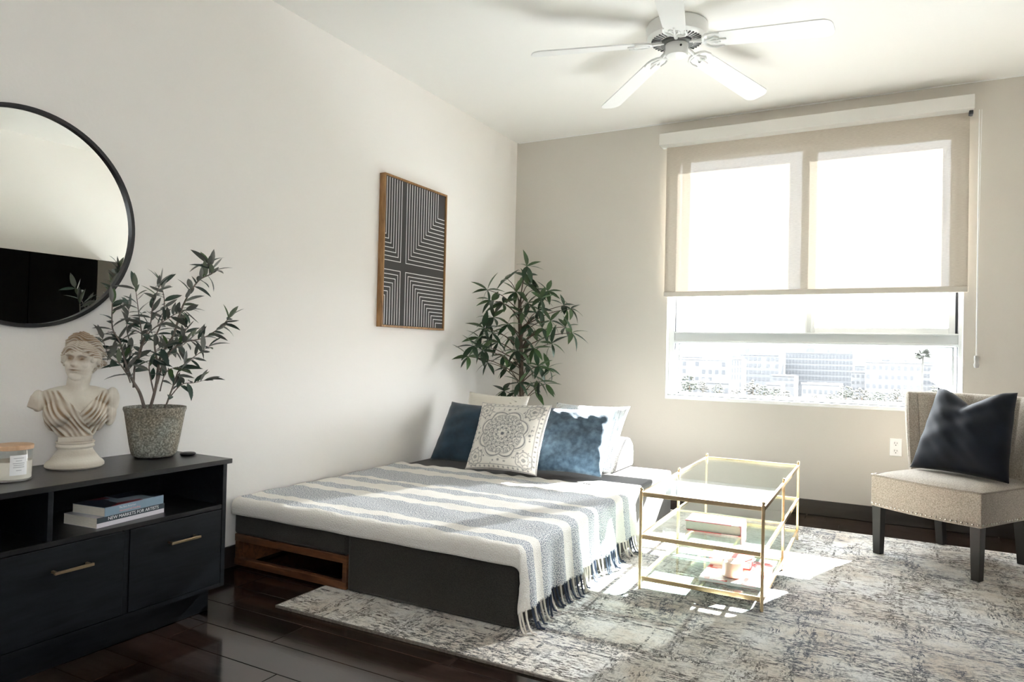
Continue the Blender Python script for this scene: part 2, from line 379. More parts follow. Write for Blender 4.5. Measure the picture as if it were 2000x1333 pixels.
def struct(o): return tag(o, kind='structure')
def paint(o, cols):
    me = o.data; a = me.color_attributes.new('col', 'FLOAT_COLOR', 'POINT')
    c = np.ones((len(me.vertices), 4), np.float32); c[:, :3] = cols; a.data.foreach_set('color', c.ravel())
def text_mesh(txt, size, name, m, parent, M4, depth=.0003, align='CENTER'):
    cu = bpy.data.curves.new(name, 'FONT'); cu.body = txt; cu.size = size; cu.extrude = depth; cu.align_x = align; cu.align_y = 'CENTER'; cu.resolution_u = 2
    t = bpy.data.objects.new(name+'_tmp', cu); COL.objects.link(t)
    dg = bpy.context.evaluated_depsgraph_get(); me = bpy.data.meshes.new_from_object(t.evaluated_get(dg))
    bpy.data.objects.remove(t); bpy.data.curves.remove(cu)
    me.materials.clear(); me.materials.append(MT[m]); me.name = name
    return place(name, me, parent, M4)
def rotM(right, up, out, loc):
    M3 = Matrix((Vector(right).normalized(), Vector(up).normalized(), Vector(out).normalized())).transposed().to_4x4(); M3.translation = Vector(loc); return M3

# ------------------------------------------------------------------ room shell
XR, YF, H = 3.66, -6.6, 2.74
WX0, WX1, WZ0, WZ1 = 1.271, 3.105, .725, 2.53
fl = struct(MB().box(-.2, XR+.2, YF-.2, .25, -.12, -.012).build('floor', 'slot'))
pw = .163; row = 0; y = .0
plank_cache = {}
while y > YF:
    y1 = max(y - pw, YF); x = -random.uniform(.1, 1.2); first = True
    while x < XR:
        L = random.choice((1.05, 1.2, 1.35, 1.5)); a, c = max(x, 0), min(x+L, XR)
        if c - a > .01:
            mb = MB().box(a+.0012, c-.0012, y1+.0012, y-.0012, -.012, 0)
            o = mb.build('plank', 'plank', fl, bevel=.0012)
        x += L
    y = y1
struct(MB().box(-.2, XR+.2, YF-.2, .25, H, H+.12).build('ceiling', 'ceil'))
struct(MB().box(-.15, 0, YF, .2, -.05, H).build('wall_left', 'wall'))
SY0, SY1, SZa, SZb = -5.95, -5.15, 1.00, 1.85            # small window added as fill light, unseen beside the camera
wr_ = MB().box(XR, XR+.15, YF, SY0, -.05, H).box(XR, XR+.15, SY1, .2, -.05, H).box(XR, XR+.15, SY0, SY1, -.05, SZa).box(XR, XR+.15, SY0, SY1, SZb, H)
struct(wr_.build('wall_right', 'wall'))
struct(MB().box(-.15, XR+.15, YF-.15, YF, -.05, H).build('wall_front', 'wall'))
wb = MB()
wb.box(0, WX0, 0, .2, -.05, H).box(WX1, XR, 0, .2, -.05, H).box(WX0, WX1, 0, .2, -.05, WZ0).box(WX0, WX1, 0, .2, WZ1, H)
struct(wb.build('wall_back', 'wall_shaded'))
struct(MB().box(0, XR, -.014, 0, 0, .098).build('baseboard_back', 'base', bevel=.003))
struct(MB().box(0, .014, YF, -.014, 0, .098).build('baseboard_left', 'base', bevel=.003))
struct(MB().box(0.014, XR, -.006, 0, H-.006, H).build('trim_1', 'white'))

# window
win = bpy.data.objects.new('window_1', None); COL.objects.link(win); struct(win); OFF[win.name] = Vector((0,0,0))
def wpart(name, m, *boxes, bevel=.002):
    mb = MB()
    for q in boxes: mb.box(*q)
    return mb.build(name, m, win, bevel=bevel)
wpart('outer_frame', 'alu', (WX0, 1.317, .055, .16, WZ0+.012, WZ1), (3.082, WX1, .055, .16, WZ0+.012, WZ1), (1.317, 3.082, .055, .16, 2.47, WZ1), (1.317, 3.082, .06, .16, WZ0+.012, .752))
wpart('sill', 'white', (WX0, WX1, -.004, .055, WZ0-.012, WZ0+.012), bevel=.003)
wpart('jamb_liner', 'white', (WX0, WX0+.004, 0, .055, WZ0+.012, WZ1)); wpart('jamb_liner', 'white', (WX1-.004, WX1, 0, .055, WZ0+.012, WZ1))
wpart('transom', 'alu', (1.317, 3.082, .06, .15, 1.122, 1.205))
wpart('transom_lip', 'alu', (1.317, 3.082, .05, .06, 1.128, 1.142)); wpart('transom_lip', 'alu', (1.317, 3.082, .05, .06, 1.196, 1.205))
lp = wpart('fixed_pane_bead', 'alu', (1.337, 1.351, .09, .12, .752, 1.122), (3.052, 3.066, .09, .12, .752, 1.122), (1.337, 3.066, .09, .12, .752, .763), (1.337, 3.066, .09, .12, 1.113, 1.122))
wpart('gasket', 'gasket', (1.317, 1.320, .075, .15, .752, 1.122), (3.079, 3.082, .075, .15, .752, 1.122), bevel=0)
wpart('gasket', 'gasket', (1.320, 3.079, .052, .056, .7375, .7405), bevel=0)
g = wpart('pane', 'glass', (1.337, 3.066, .10, .106, .755, 1.12), bevel=0)
s1 = wpart('sash', 'alu', (1.336, 1.392, .11, .14, 1.205, 2.47), (2.165, 2.215, .11, .14, 1.205, 2.47), (1.392, 2.165, .11, .14, 1.205, 1.225), (1.392, 2.165, .11, .14, 2.462, 2.47))
wpart('pane', 'glass', (1.39, 2.167, .122, .128, 1.22, 2.465), bevel=0)
s2 = wpart('sash', 'alu', (2.198, 2.264, .07, .105, 1.205, 2.47), (3.032, 3.066, .07, .105, 1.205, 2.47), (2.264, 3.032, .07, .105, 1.205, 1.24), (2.264, 3.032, .07, .105, 2.43, 2.47))
wpart('pane', 'glass', (2.26, 3.036, .085, .091, 1.236, 2.435), bevel=0)
wpart('gasket', 'gasket', (1.3175, 1.321, .07, .15, 1.205, 2.47), (3.068, 3.080, .09, .15, 1.205, 2.47), (2.264, 3.032, .082, .0835, 1.236, 1.241), (1.390, 1.394, .118, .121, 1.225, 2.46), bevel=0)
wpart('sash_lip', 'alu', (2.204, 2.214, .062, .070, 1.206, 2.46)); wpart('sash_lip', 'alu', (2.240, 2.248, .062, .070, 1.206, 2.46))

win2 = bpy.data.objects.new('added_fill_window', None); COL.objects.link(win2); struct(win2); OFF[win2.name] = Vector((0,0,0))  # added opening out of view, lets in sky light to brighten the left wall
f2 = MB().box(XR+.04, XR+.10, SY0, SY0+.045, SZa, SZb).box(XR+.04, XR+.10, SY1-.045, SY1, SZa, SZb).box(XR+.04, XR+.10, SY0+.045, SY1-.045, SZa, SZa+.045).box(XR+.04, XR+.10, SY0+.045, SY1-.045, SZb-.045, SZb)
f2.build('outer_frame', 'alu', win2, bevel=.002)
MB().box(XR+.066, XR+.072, SY0+.04, SY1-.04, SZa+.04, SZb-.04).build('pane', 'glass', win2)
# roller blind
bl = thing('roller_blind', (2.18, -.05, 1.457), 'beige roller blind half lowered over the window with a pale valance', 'blind')
MB().box(1.222, 3.137, -.112, -.001, 2.548, 2.632).build('valance', 'valance', bl, bevel=.003)
MB().grid(lambda a, c: (1.256+(3.120-1.256)*a, -.026+.0015*math.sin(a*9), 1.475+(2.56-1.475)*c), 60, 12).build('fabric', 'blind', bl, smooth=180)
MB().box(1.252, 3.123, -.036, -.018, 1.455, 1.492).build('hem_bar', 'hem', bl, bevel=.005)
MB().box(3.112, 3.134, -.07, -.012, 2.525, 2.5475).build('bracket', 'gasket', bl, bevel=.003)
MB().tube([(3.165, -.05, 2.55), (3.166, -.04, 1.9), (3.168, -.03, 1.06)], .0025, 6).tube([(3.178, -.05, 2.55), (3.172, -.04, 1.9), (3.171, -.03, 1.06)], .0015, 6).build('cord', 'plastic_white', bl)
cw = MB().lathe([(.004, .045), (.012, .04), (.014, .02), (.011, .0), (.016, -.012), (.012, -.03), (.004, -.034)][::-1], (3.17, -.025, 1.03), 16).build('cord_tensioner', mat('grey_plastic', (.42, .41, .39), .3), bl, smooth=40)

# power outlet
ot = thing('power_outlet', (2.753, 0, .43), 'white double power outlet on the wall under the window', 'outlet')
MB().box(2.719, 2.787, -.007, 0, .428, .540).build('cover_plate', 'plastic_white', ot, bevel=.003)
for zc in (.460, .508):
    s = MB().prism([(2.753+.018*math.cos(t)*1., zc+.019*math.sin(t)) for t in np.linspace(0, 2*pi, 17)[:-1]], 1, -.0085, -.006).build('socket', 'white', ot)
    MB().box(2.745, 2.7475, -.0092, -.0086, zc-.002, zc+.010).box(2.7585, 2.761, -.0092, -.0086, zc-.001, zc+.008).box(2.7505, 2.7555, -.0092, -.0086, zc-.012, zc-.007).build('slot', 'slot', s)

# ------------------------------------------------------------------ rug
rg = thing('area_rug', (2.1, -1.72, 0), 'distressed cream and charcoal woven rug under the bed and glass table', 'rug')
RX0, RX1, RY0, RY1 = .572, 3.645, -3.02, -.432
MB().box(RX0+.006, RX1-.006, RY0+.006, RY1-.006, 0.0006, .011).build('pile', 'rug', rg, bevel=.003)
MB().box(RX0, RX1, RY0, RY0+.007, .0006, .0095).box(RX0, RX0+.007, RY0+.007, RY1, .0006, .0095).box(RX0+.007, RX1, RY1-.007, RY1, .0006, .0095).build('bound_edge', 'rugedge', rg)

# ------------------------------------------------------------------ sofa bed
BX, BY0, BY1, BZ = 1.515, -2.755, -.68, .31
bed = thing('sofa_bed', (.76, -1.72, .0), 'charcoal upholstered sofa bed folded flat against the left wall', 'bed')
MB().box(.018, .698, BY0, BY1, .157, BZ).build('seat_cushion', 'charcoal', bed, bevel=.012)
MB().box(.704, BX, BY0, BY1, .0125, BZ).build('fold_out_block', 'charcoal', bed, bevel=.014)
MB().box(.02, .698, BY0+.002, BY0+.032, .122, .156).build('frame_rail', 'walnut', bed, bevel=.003)
MB().box(.02, .698, BY0+.002, BY0+.032, .0125, .044).build('frame_rail', 'walnut', bed, bevel=.003)
MB().box(.02, .698, BY1-.032, BY1-.002, .0125, .156).build('frame_rail', 'walnut', bed, bevel=.003)
MB().box(.674, .697, BY0+.004, BY0+.03, .044, .122).build('frame_post', 'walnut', bed, bevel=.002)
MB().box(.022, .046, BY0+.004, BY0+.03, .044, .122).build('frame_post', 'walnut', bed, bevel=.002)
MB().box(.02, .05, BY0+.034, BY1-.034, .0125, .15).build('side_rail', 'walnut', bed, bevel=.002)
MB().box(.672, .70, BY0+.034, BY1-.034, .0125, .15).build('side_rail', 'walnut', bed, bevel=.002)

# throw
th = thing('striped_throw', (.76, -2.1, .312), 'cream and grey blue striped throw with tassels spread over the bed', 'blanket')
TB, TF = -1.475, BY0-.062                                    # back and front ends along y
TA = BX + .222
Rr = .028
def edge(s):
    if s < 0: return s, 0.
    t = s/Rr
    if t < pi/2: return Rr*math.sin(t), Rr*(1-math.cos(t))
    return Rr, Rr + (s - Rr*pi/2)
def cloth(a, bb):
    """a metres from the wall side, bb metres from back end"""
    yb = TB - bb
    hx, dx = edge(a - (BX+.008-Rr)); hy, dy = edge((BY0-.008+Rr) - yb)
    x = BX+.008-Rr + hx; y_ = BY0-.008+Rr - hy
    k = min(1, max(0, dx)/.27)
    wr = .0022*math.sin(a*23+bb*7) + .002*math.sin(bb*31-a*11)+.0015*math.sin(a*61+bb*17)
    z = BZ + .006 + (wr + .002 if dx <= 0 and dy <= 0 else 0) - dx - dy*(1-.75*k)
    x += k*(.016 + .014*math.sin(bb*17+.6) + .010*math.sin(bb*41+1.2)) + (.008*k*k)
    if dy > 0: y_ -= .003*math.sin(a*19)+.003 + k*.01
    y_ -= k*.014*math.sin(dx*38)*max(0, bb-1.1)/.25 - k*.035*max(0, bb-1.22)/.12
    z = max(z, .02)
    if bb < .04 : z += .003*math.sin(a*53)
    return x, y_, z
NA, NBq = 150, 130
LA, LB = TA-.014, TB-TF
mb = MB().grid(lambda p, q: cloth(.014+LA*p, LB*q + .006*math.sin(p*40)*(q < .02)), NA, NBq, flip=True)
blk = mb.build('cloth', 'throw', th, smooth=180)
uvl = blk.data.uv_layers.new(name='cloth')
vi = np.zeros(len(blk.data.loops), np.int32); blk.data.loops.foreach_get('vertex_index', vi)
pp = np.array([(i/NA*LA, j/NBq*LB) for i in range(NA+1) for j in range(NBq+1)], np.float32)
uvl.data.foreach_set('uv', pp[vi].ravel())
sm = blk.modifiers.new('thickness', 'SOLIDIFY'); sm.thickness = .004; sm.offset = 1
nT = 60
for i in range(nT):
    bb = LB*(i+.5)/nT
    x, y_, z = cloth(.014+LA, bb)
    v = bb; grey = False
    for e, k in edges:
        if v >= e: grey = bool(k)
    x += .003
    sway = random.uniform(-.020, .020); out = random.uniform(.0, .035); drop = max(.0, z - .016)
    path = [(x-.002, y_, z+.006), (x+.004, y_+sway*.3, z-drop*.4), (x+.007+out*.2, y_+sway*.8, .016+drop*.22), (x+.010+out*.5, y_+sway*.9, .016), (x+.012+out, y_+sway*1.1, .016)]
    MB().tube(path, [.0050, .0044, .0042, .0042, .0034], 6).build('tassel', 'yarn_navy' if (grey and i % 4 != 2) or i % 7 == 3 else 'yarn_cream', th, smooth=60)

# ------------------------------------------------------------------ cushions
def pillow_mb(w_, h_, t_, n=36, pinch=.07, chop=0., seed=0, wr=.004, taper=0.):
    rs_ = np.random.default_rng(seed); ph = rs_.uniform(0, 6, 8)
    def pt(p, q, side):
        x = p*w_/2*(1-pinch*(1-q*q))*(1-taper*(q+1)/2); yq = q*h_/2*(1-pinch*(1-p*p))
        e = max(0, (1-abs(p)**2.6)*(1-abs(q)**2.6))
        t = t_/2*e**.55
        if chop: 
            d = max(0, 1-abs(p+.05)/.75); yq -= chop*d**1.3*max(0, q)**1.5*h_; t *= 1-.35*d*max(0, q)**2
        t += wr*e**.3*(math.sin(p*9+ph[0]+q*3)*.5+math.sin(q*11+ph[1]-p*4)*.5+math.sin((p+q)*17+ph[2])*.3)*(1 if e > 0 else 0)
        if e <= 0: t = 0
        return (x, yq, side*max(t, .0005*(e > 0)))
    mb = MB()
    mb.grid(lambda a, c: pt(2*a-1, 2*c-1, 1), n, n)
    mb.grid(lambda a, c: pt(2*a-1, 2*c-1, -1), n, n, flip=True)
    return mb
def weld(o, d=.0004):
    import bmesh
    bm = bmesh.new(); bm.from_mesh(o.data); bmesh.ops.remove_doubles(bm, verts=bm.verts, dist=d); bm.to_mesh(o.data); bm.free()
def cushion(name, label, m, w_, h_, t_, base, face_deg, lean_deg, roll_deg=0., pinch=.07, chop=0., seed=0, n=36, weldit=True, wr=.004, taper=0.):
    """base: middle of the lower edge; face_deg: heading the front looks to; lean back from vertical"""
    fd = math.radians(face_deg); ln_ = math.radians(lean_deg)
    outh = Vector((math.cos(fd), math.sin(fd), 0)); right = Vector((0, 0, 1)).cross(outh)
    up = Vector((0, 0, 1))*math.cos(ln_) - outh*math.sin(ln_); out = right.cross(up)
    q = Matrix.Rotation(math.radians(roll_deg), 3, out); right = q @ right; up = q @ up
    c = Vector(base) + up*(h_/2)
    mb = pillow_mb(w_, h_, t_, n, pinch, chop, seed, wr, taper)
    o = mb.build(name, m, None, smooth=180)
    if weldit: weld(o)
    o.matrix_world = rotM(right, up, out, c)
    return tag(o, label, 'cushion', 'cushions on the bed' if 'bed' in label else None)
bz = BZ
cushion('throw_cushion', 'cream slub cushion at the back of the bed, behind the dark blue one', 'slub', .46, .46, .13, (.42, -1.15, bz+.014), -90, 22, -1, seed=1)
cushion('throw_cushion', 'dark blue velvet cushion nearest the left wall on the bed', 'teal_velvet', .45, .42, .15, (.36, -1.365, bz+.022), -95, 31, 0, seed=2)
cushion('throw_cushion', 'white waffle knit cushion behind the slate blue cushion on the bed', 'waffle', .49, .49, .12, (1.07, -1.215, bz+.030), -88, 41, 0, seed=3)
cushion('throw_cushion', 'slate blue velvet cushion on the bed, right of the patterned one', 'blue_velvet', .44, .46, .13, (1.085, -1.385, bz+.034), -84, 40, 0, seed=4)
pc = cushion('throw_cushion', 'white cushion printed with a grey medallion, in front on the bed', 'medallion', .50, .43, .14, (.735, -1.505, bz+.024), -96, 25, 2, seed=5, n=190, weldit=False)
# medallion print
nn = 191; g1 = np.linspace(-1, 1, nn); PX, PY = np.meshgrid(g1, g1, indexing='ij')
Rm = np.hypot(PX, PY); TH = np.arctan2(PY, PX)
def ring(d, w_): return np.clip(1-np.abs(d)/w_, 0, 1)
def petals(n_, r0, amp, ph=0): return r0 + amp*np.abs(np.sin(n_*TH/2+ph))
ink = np.zeros_like(PX)
ink = np.maximum(ink, ring(Rm-petals(8, .60, .10), .030)*1.0)
ink = np.maximum(ink, ring(Rm-petals(8, .50, .09), .018)*.6)
ink = np.maximum(ink, ring(Rm-petals(16, .36, .05), .022)*.8)
ink = np.maximum(ink, ring(Rm-petals(12, .24, .05, .4), .020)*.8)
ink = np.maximum(ink, ring(Rm-petals(8, .12, .05), .020)*.9)
ink = np.maximum(ink, (Rm < .05)*.9)
for (n_, r_, am, k_) in ((24, .31, .025, .55), (16, .43, .05, .65), (32, .46, .02, .5), (8, .545, .06, .55), (16, .19, .02, .6), (8, .655, .09, .45)): ink = np.maximum(ink, ring(Rm-petals(n_, r_, am, .3), .015)*k_)
ink = np.maximum(ink, ((np.abs(np.sin(TH*24)) > .86) & (Rm > .26) & (Rm < .40))*.5); ink = np.maximum(ink, ((np.abs(np.sin(TH*16+.5)) > .88) & (Rm > .45) & (Rm < .60))*.5)
def dots(n_, r_, s_, ph=0, k=.85):
    global ink
    for i in range(n_):
        t = 2*pi*i/n_+ph; ink = np.maximum(ink, np.clip(1.6-np.hypot(PX-r_*math.cos(t), PY-r_*math.sin(t))/s_, 0, 1)*k)
dots(16, .30, .020); dots(16, .42, .022, .2); dots(24, .52, .018, .1, .7); dots(8, .57, .034, pi/8, .5); dots(8, .18, .025, .2); dots(8, .76, .030, 0, .8); dots(16, .80, .020, .2, .8)
for sx in (-1, 1):
    for sy in (-1, 1):
        qx, qy = PX-sx*.70, PY-sy*.70; qr = np.hypot(qx, qy); qt = np.arctan2(qy, qx)
        ink = np.maximum(ink, ring(qr-(.19+.035*np.abs(np.sin(3*qt))), .022)*.75)
        ink = np.maximum(ink, ring(qr-(.10+.03*np.abs(np.sin(2.5*qt))), .022)*.6); ink = np.maximum(ink, (qr < .05)*.6)
        for i in range(7):
            t = 2*pi*i/7; ink = np.maximum(ink, np.clip(1.6-np.hypot(qx-.15*math.cos(t), qy-.15*math.sin(t))/.018, 0, 1)*.6)
mx = np.maximum(np.abs(PX), np.abs(PY))
ink = np.maximum(ink, ring(mx-.885, .014)*.8); ink = np.maximum(ink, ring(mx-.985, .02)*.9)
for k in np.linspace(-.8, .8, 13):
    for (cx_, cy_) in ((k, .935), (k, -.935), (.935, k), (-.935, k)):
        ink = np.maximum(ink, np.clip(1.5-(np.abs(PX-cx_)+np.abs(PY-cy_))/.030, 0, 1)*.75)
for i in range(90):
    cx_, cy_ = rng.uniform(-.86, .86, 2)
    if math.hypot(cx_, cy_) > .72: ink = np.maximum(ink, np.clip(1.5-np.hypot((PX-cx_)*1.6, PY-cy_)/.020, 0, 1)*.7)
speck = rng.uniform(0, 1, ink.shape); inkf = np.clip(ink*(.75+.35*speck) + (Rm < .58)*(speck > .72)*.28, 0, 1)
base_c = np.array([.78, .755, .70]); ink_c = np.array([.075, .085, .105])
cc = base_c*(1-inkf[..., None]) + ink_c*inkf[..., None]
paint(pc, np.concatenate([cc.reshape(-1, 3), np.tile(base_c*.97, (nn*nn, 1))]))
# wedge bolster behind the cushions
pr = [(-1.0, BZ+.002), (-.665, BZ+.002), (-.65, BZ+.02), (-.65, BZ+.10), (-.665, BZ+.145), (-.72, BZ+.185), (-.80, BZ+.20), (-.86, BZ+.185), (-.92, BZ+.12)]
wdg = MB().prism(pr[::-1], 0, .10, 1.255).build('wedge_bolster', 'grey_linen', None, smooth=35, bevel=.012, org=(.68, -.82, BZ+.002))
tag(wdg, 'pale grey wedge bolster lying along the back of the bed', 'bolster')

# ------------------------------------------------------------------ glass coffee table
TX0, TX1, TY0, TY1 = 1.757, 2.265, -2.065, -.80
tb = thing('coffee_table', (2.01, -1.43, .011), 'three tier glass coffee table with a slim brass frame on the rug', 'table')
YS = (TY0, -1.435, TY1)
for x in (TX0, TX1):
    for y in YS:
        lg = MB().box(x-.006, x+.006, y-.006, y+.006, .0115, .440).build('leg', 'brass', tb, bevel=.0015)
        MB().lathe([(.004, .440), (.0075, .443), (.0075, .449), (.004, .453)], (x, y, 0), 12).build('finial', 'brass', lg, smooth=40)
for zr in (.425, .240, .060):
    for y in (TY0, TY1): MB().box(TX0+.0076, TX1-.0076, y-.006, y+.006, zr-.009, zr+.009).build('rail', 'brass', tb, bevel=.001)
    for x in (TX0, TX1):
        for ya, yb in ((YS[0], YS[1]), (YS[1], YS[2])):
            MB().box(x-.006, x+.006, ya+.0076, yb-.0076, zr-.009, zr+.009).build('rail', 'brass', tb, bevel=.001)
    if zr < .4: MB().box(TX0+.0076, TX1-.0076, -1.435-.006, -1.435+.006, zr-.009, zr-.001).build('cross_rail', 'brass', tb)
    if zr < .1: MB().box(2.005, 2.017, TY0+.007, TY1-.007, zr-.009, zr-.001).build('cross_rail', 'brass', tb)
    MB().box(TX0+.008, TX1-.008, TY0+.008, TY1-.008, zr, zr+.005).build('glass_shelf', 'tableglass', tb)

# books
def book(name, label, x0, x1, y0, y1, z0, z1, cover, spine='x1', rot=0., pages='pages', group=None, soft=False):
    c = ((x0+x1)/2, (y0+y1)/2); t = thing(name, (c[0], c[1], z0), label, 'book', group)
    e = .0035 if not soft else .001; ct = .003 if not soft else .0008
    R4 = Matrix.Translation((c[0], c[1], 0)) @ Matrix.Rotation(math.radians(rot), 4, 'Z') @ Matrix.Translation((-c[0], -c[1], 0))
    sx0, sx1, sy0, sy1 = x0+e, x1-e, y0+e, y1-e
    if spine == 'x1': sx1 = x1-ct
    if spine == 'x0': sx0 = x0+ct
    MB().box(sx0, sx1, sy0, sy1, z0+ct, z1-ct).xf(R4).build('page_block', pages, t)
    mb = MB().box(x0, x1, y0, y1, z0, z0+ct).box(x0, x1, y0, y1, z1-ct, z1)
    if spine == 'x1': mb.box(x1-ct, x1, y0, y1, z0+ct, z1-ct)
    if spine == 'x0': mb.box(x0, x0+ct, y0, y1, z0+ct, z1-ct)
    mb.xf(R4).build('cover', cover, t, bevel=.0006)
    return t, R4
MT['pages'] = mat('book_pages', (.74, .70, .60), .9, noise=.12, nscale=60, stretch=(1, 1, 30))
MT['pages_white'] = mat('white_pages', (.80, .79, .77), .9, noise=.08, nscale=60, stretch=(1, 1, 30))
def cover_mat(name, cols, scale, spots=None):
    m, nt, ns, ln, b = newmat(name); tc = N(ns, 'ShaderNodeTexCoord')
    vo = N(ns, 'ShaderNodeTexVoronoi'); vo.distance = 'CHEBYCHEV'; vo.inputs['Scale'].default_value = scale; ln.new(tc.outputs['Object'], vo.inputs['Vector'])
    sp_ = N(ns, 'ShaderNodeSeparateColor'); ln.new(vo.outputs['Color'], sp_.inputs[0])
    r = ramp(ns, [(i/len(cols), c) for i, c in enumerate(cols)], 'CONSTANT'); ln.new(sp_.outputs[0], r.inputs[0]); ln.new(r.outputs[0], b.inputs['Base Color'])
    b.inputs['Roughness'].default_value = .35; return m
MT['redcover'] = cover_mat('red_cover', [(.55, .02, .03), (.62, .10, .10), (.55, .02, .03), (.75, .55, .52)], 14)
MT['redcover2'] = cover_mat('red_white_cover', [(.60, .03, .03), (.78, .72, .70), (.60, .03, .03), (.55, .02, .03)], 11)
MT['magcover'] = cover_mat('magazine_cover', [(.80, .78, .76), (.62, .06, .05), (.80, .78, .76), (.72, .70, .70), (.70, .40, .36), (.20, .10, .10), (.8, .78, .76)], 17)
book('hardback_book', 'thick red hardback on the middle shelf of the glass table', 1.895, 2.140, -1.855, -1.69, .2452, .290, 'redcover', 'x1', 2, group='books on the glass table')
book('hardback_book', 'red and white hardback behind the candle on the lowest shelf', 1.985, 2.165, -1.76, -1.60, .0792, .112, 'redcover2', 'x1', 3, group='books on the glass table')
book('art_magazine', 'red and white magazine lying flat under the candle on the lowest shelf', 1.99, 2.252, -1.975, -1.60, .0652, .0788, 'magcover', 'x1', 0, pages='pages_white', soft=True, group='books on the glass table')
# candle on the lowest shelf
m, nt, ns, ln, b = newmat('warm_wax'); b.inputs['Base Color'].default_value = (.86, .58, .44, 1); b.inputs['Roughness'].default_value = .45; b.inputs['Subsurface Weight'].default_value = .25; b.inputs['Subsurface Radius'].default_value = (.02, .01, .006); MT['peachwax'] = m
cn = thing('candle_jar', (2.115, -1.885, .079), 'short peach candle jar on a magazine on the lowest glass shelf', 'candle')
MB().lathe([(.036, 0), (.041, .003), (.042, .012), (.042, .066)], (2.115, -1.885, .0792), 32).build('wax', 'peachwax', cn, smooth=40)
MB().lathe([(.0428, .002), (.0432, .012), (.0432, .078), (.0418, .078), (.0418, .067)], (2.115, -1.885, .0792), 32, False, False).build('glass_cup', 'glass', cn, smooth=40)
MB().tube([(2.115, -1.885, .145), (2.116, -1.885, .155)], .001, 6).build('wick', 'slot', cn)

# ------------------------------------------------------------------ media console
CX0, CX1, CY0, CY1, CT = .05, .455, -3.985, -3.147, .595
cs = thing('media_console', (.25, -3.566, 0), 'low black wood media console with two drawers by the left wall', 'cabinet')
MB().box(CX0, CX1, CY0, CY1, CT-.018, CT).build('top', 'console_top', cs, bevel=.0015)
MB().box(CX0+.005, CX1-.012, CY1-.032, CY1-.014, 0.105, CT-.0185).build('side_panel', 'console', cs, bevel=.001)
MB().box(CX0+.005, CX1-.012, CY0+.014, CY0+.032, 0.105, CT-.0185).build('side_panel', 'console', cs, bevel=.001)
MB().box(CX0+.005, CX1-.012, CY0+.033, CY1-.033, .105, .120).build('bottom_panel', 'console', cs)
MB().box(CX0+.005, CX1-.014, CY0+.033, CY1-.033, .405, .421).build('shelf', 'console_top', cs, bevel=.001)
MB().box(CX0+.005, CX0+.010, CY0+.033, CY1-.033, .1205, CT-.0185).build('back_panel', 'console', cs)
MB().box(CX0+.012, CX1-.022, -3.814, -3.798, .4215, CT-.0185).build('divider', 'console', cs, bevel=.001)
MB().box(CX0+.012, CX1-.016, -3.570, -3.552, .1205, .4045).build('centre_panel', 'console', cs)
MB().box(CX0+.03, .375, CY0+.03, CY1-.03, 0.001, .104).build('plinth', 'console', cs, bevel=.001)
for (ya, yb) in ((-3.550, -3.181), (-3.949, -3.572)):
    dr = MB().box(CX1-.032, CX1-.013, ya, yb, .122, .402).build('drawer', 'console', cs, bevel=.0015)
    MB().box(CX0+.03, CX1-.033, ya+.012, yb-.012, .13, .37).build('drawer_box', 'console', dr)
    ym = (ya+yb)/2+.012
    hb = MB().box(CX1+.010, CX1+.019, ym-.060, ym+.060, .323, .332)
    hb.box(CX1-.0129, CX1+.010, ym-.056, ym-.048, .3235, .3315).box(CX1-.0129, CX1+.010, ym+.048, ym+.056, .3235, .3315)
    hb.build('handle', 'handle', dr, bevel=.001)['label'] = 'slim brass bar handle'
# two books in the console
MT['bk_white'] = mat('white_cover', (.72, .69, .72), .4); MT['bk_black'] = mat('dark_cover', (.03, .045, .055), .4); MT['bk_blue'] = mat('blue_grey_cover', (.22, .32, .40), .4)
MT['ink_white'] = mat('white_ink', (.85, .86, .86), .6); MT['ink_red'] = mat('pink_ink', (.75, .40, .42), .6)
ZB = .4215
t1, R1 = book('paperback_book', 'lower paperback in the console with NEW MARKETS FOR ARTISTS on its spine', .235, .395, -3.655, -3.390, ZB, ZB+.034, 'bk_white', 'x1', 6, soft=True, group='books in the console')
MB().box(.3951, .3957, -3.655, -3.390, ZB+.0155, ZB+.034).xf(R1).build('spine_band', 'bk_black', t1)
t2, R2 = book('paperback_book', 'upper paperback in the console with a blue grey spine and dark red cover', .245, .397, -3.632, -3.395, ZB+.0343, ZB+.064, 'bk_blue', 'x1', 7, soft=True, group='books in the console', pages='pages')
MT['darkred'] = cover_mat('dark_red_cover', [(.25, .02, .03), (.02, .03, .05), (.02, .03, .05), (.30, .38, .45), (.30, .03, .03)], 9)
MB().box(.246, .396, -3.631, -3.396, ZB+.0641, ZB+.0647).xf(R2).build('cover_print', 'darkred', t2)
def spine_text(txt, size, m, par, R4, x, y, z, nm='title_lettering'):
    return text_mesh(txt, size, nm, m, par, R4 @ rotM((0, 1, 0), (0, 0, 1), (1, 0, 0), (x, y, z)))
spine_text('NEW MARKETS FOR ARTISTS', .0155, 'ink_white', t1, R1, .3962, -3.515, ZB+.0248)
spine_text('The Best American', .0085, 'ink_white', t2, R2, .3975, -3.545, ZB+.0545)
spine_text('Nonrequired Reading', .0095, 'ink_red', t2, R2, .3975, -3.535, ZB+.0435)
# round black disc
ds = MB().lathe([(.020, 0), (.027, .002), (.030, .007), (.026, .011), (.012, .013)], (.255, -3.195, CT+.0005), 24).build('black_puck', 'blackmetal', None, smooth=40, org=(.255, -3.195, CT))
tag(ds, 'small round black puck beside the plant pot on the console', 'gadget')

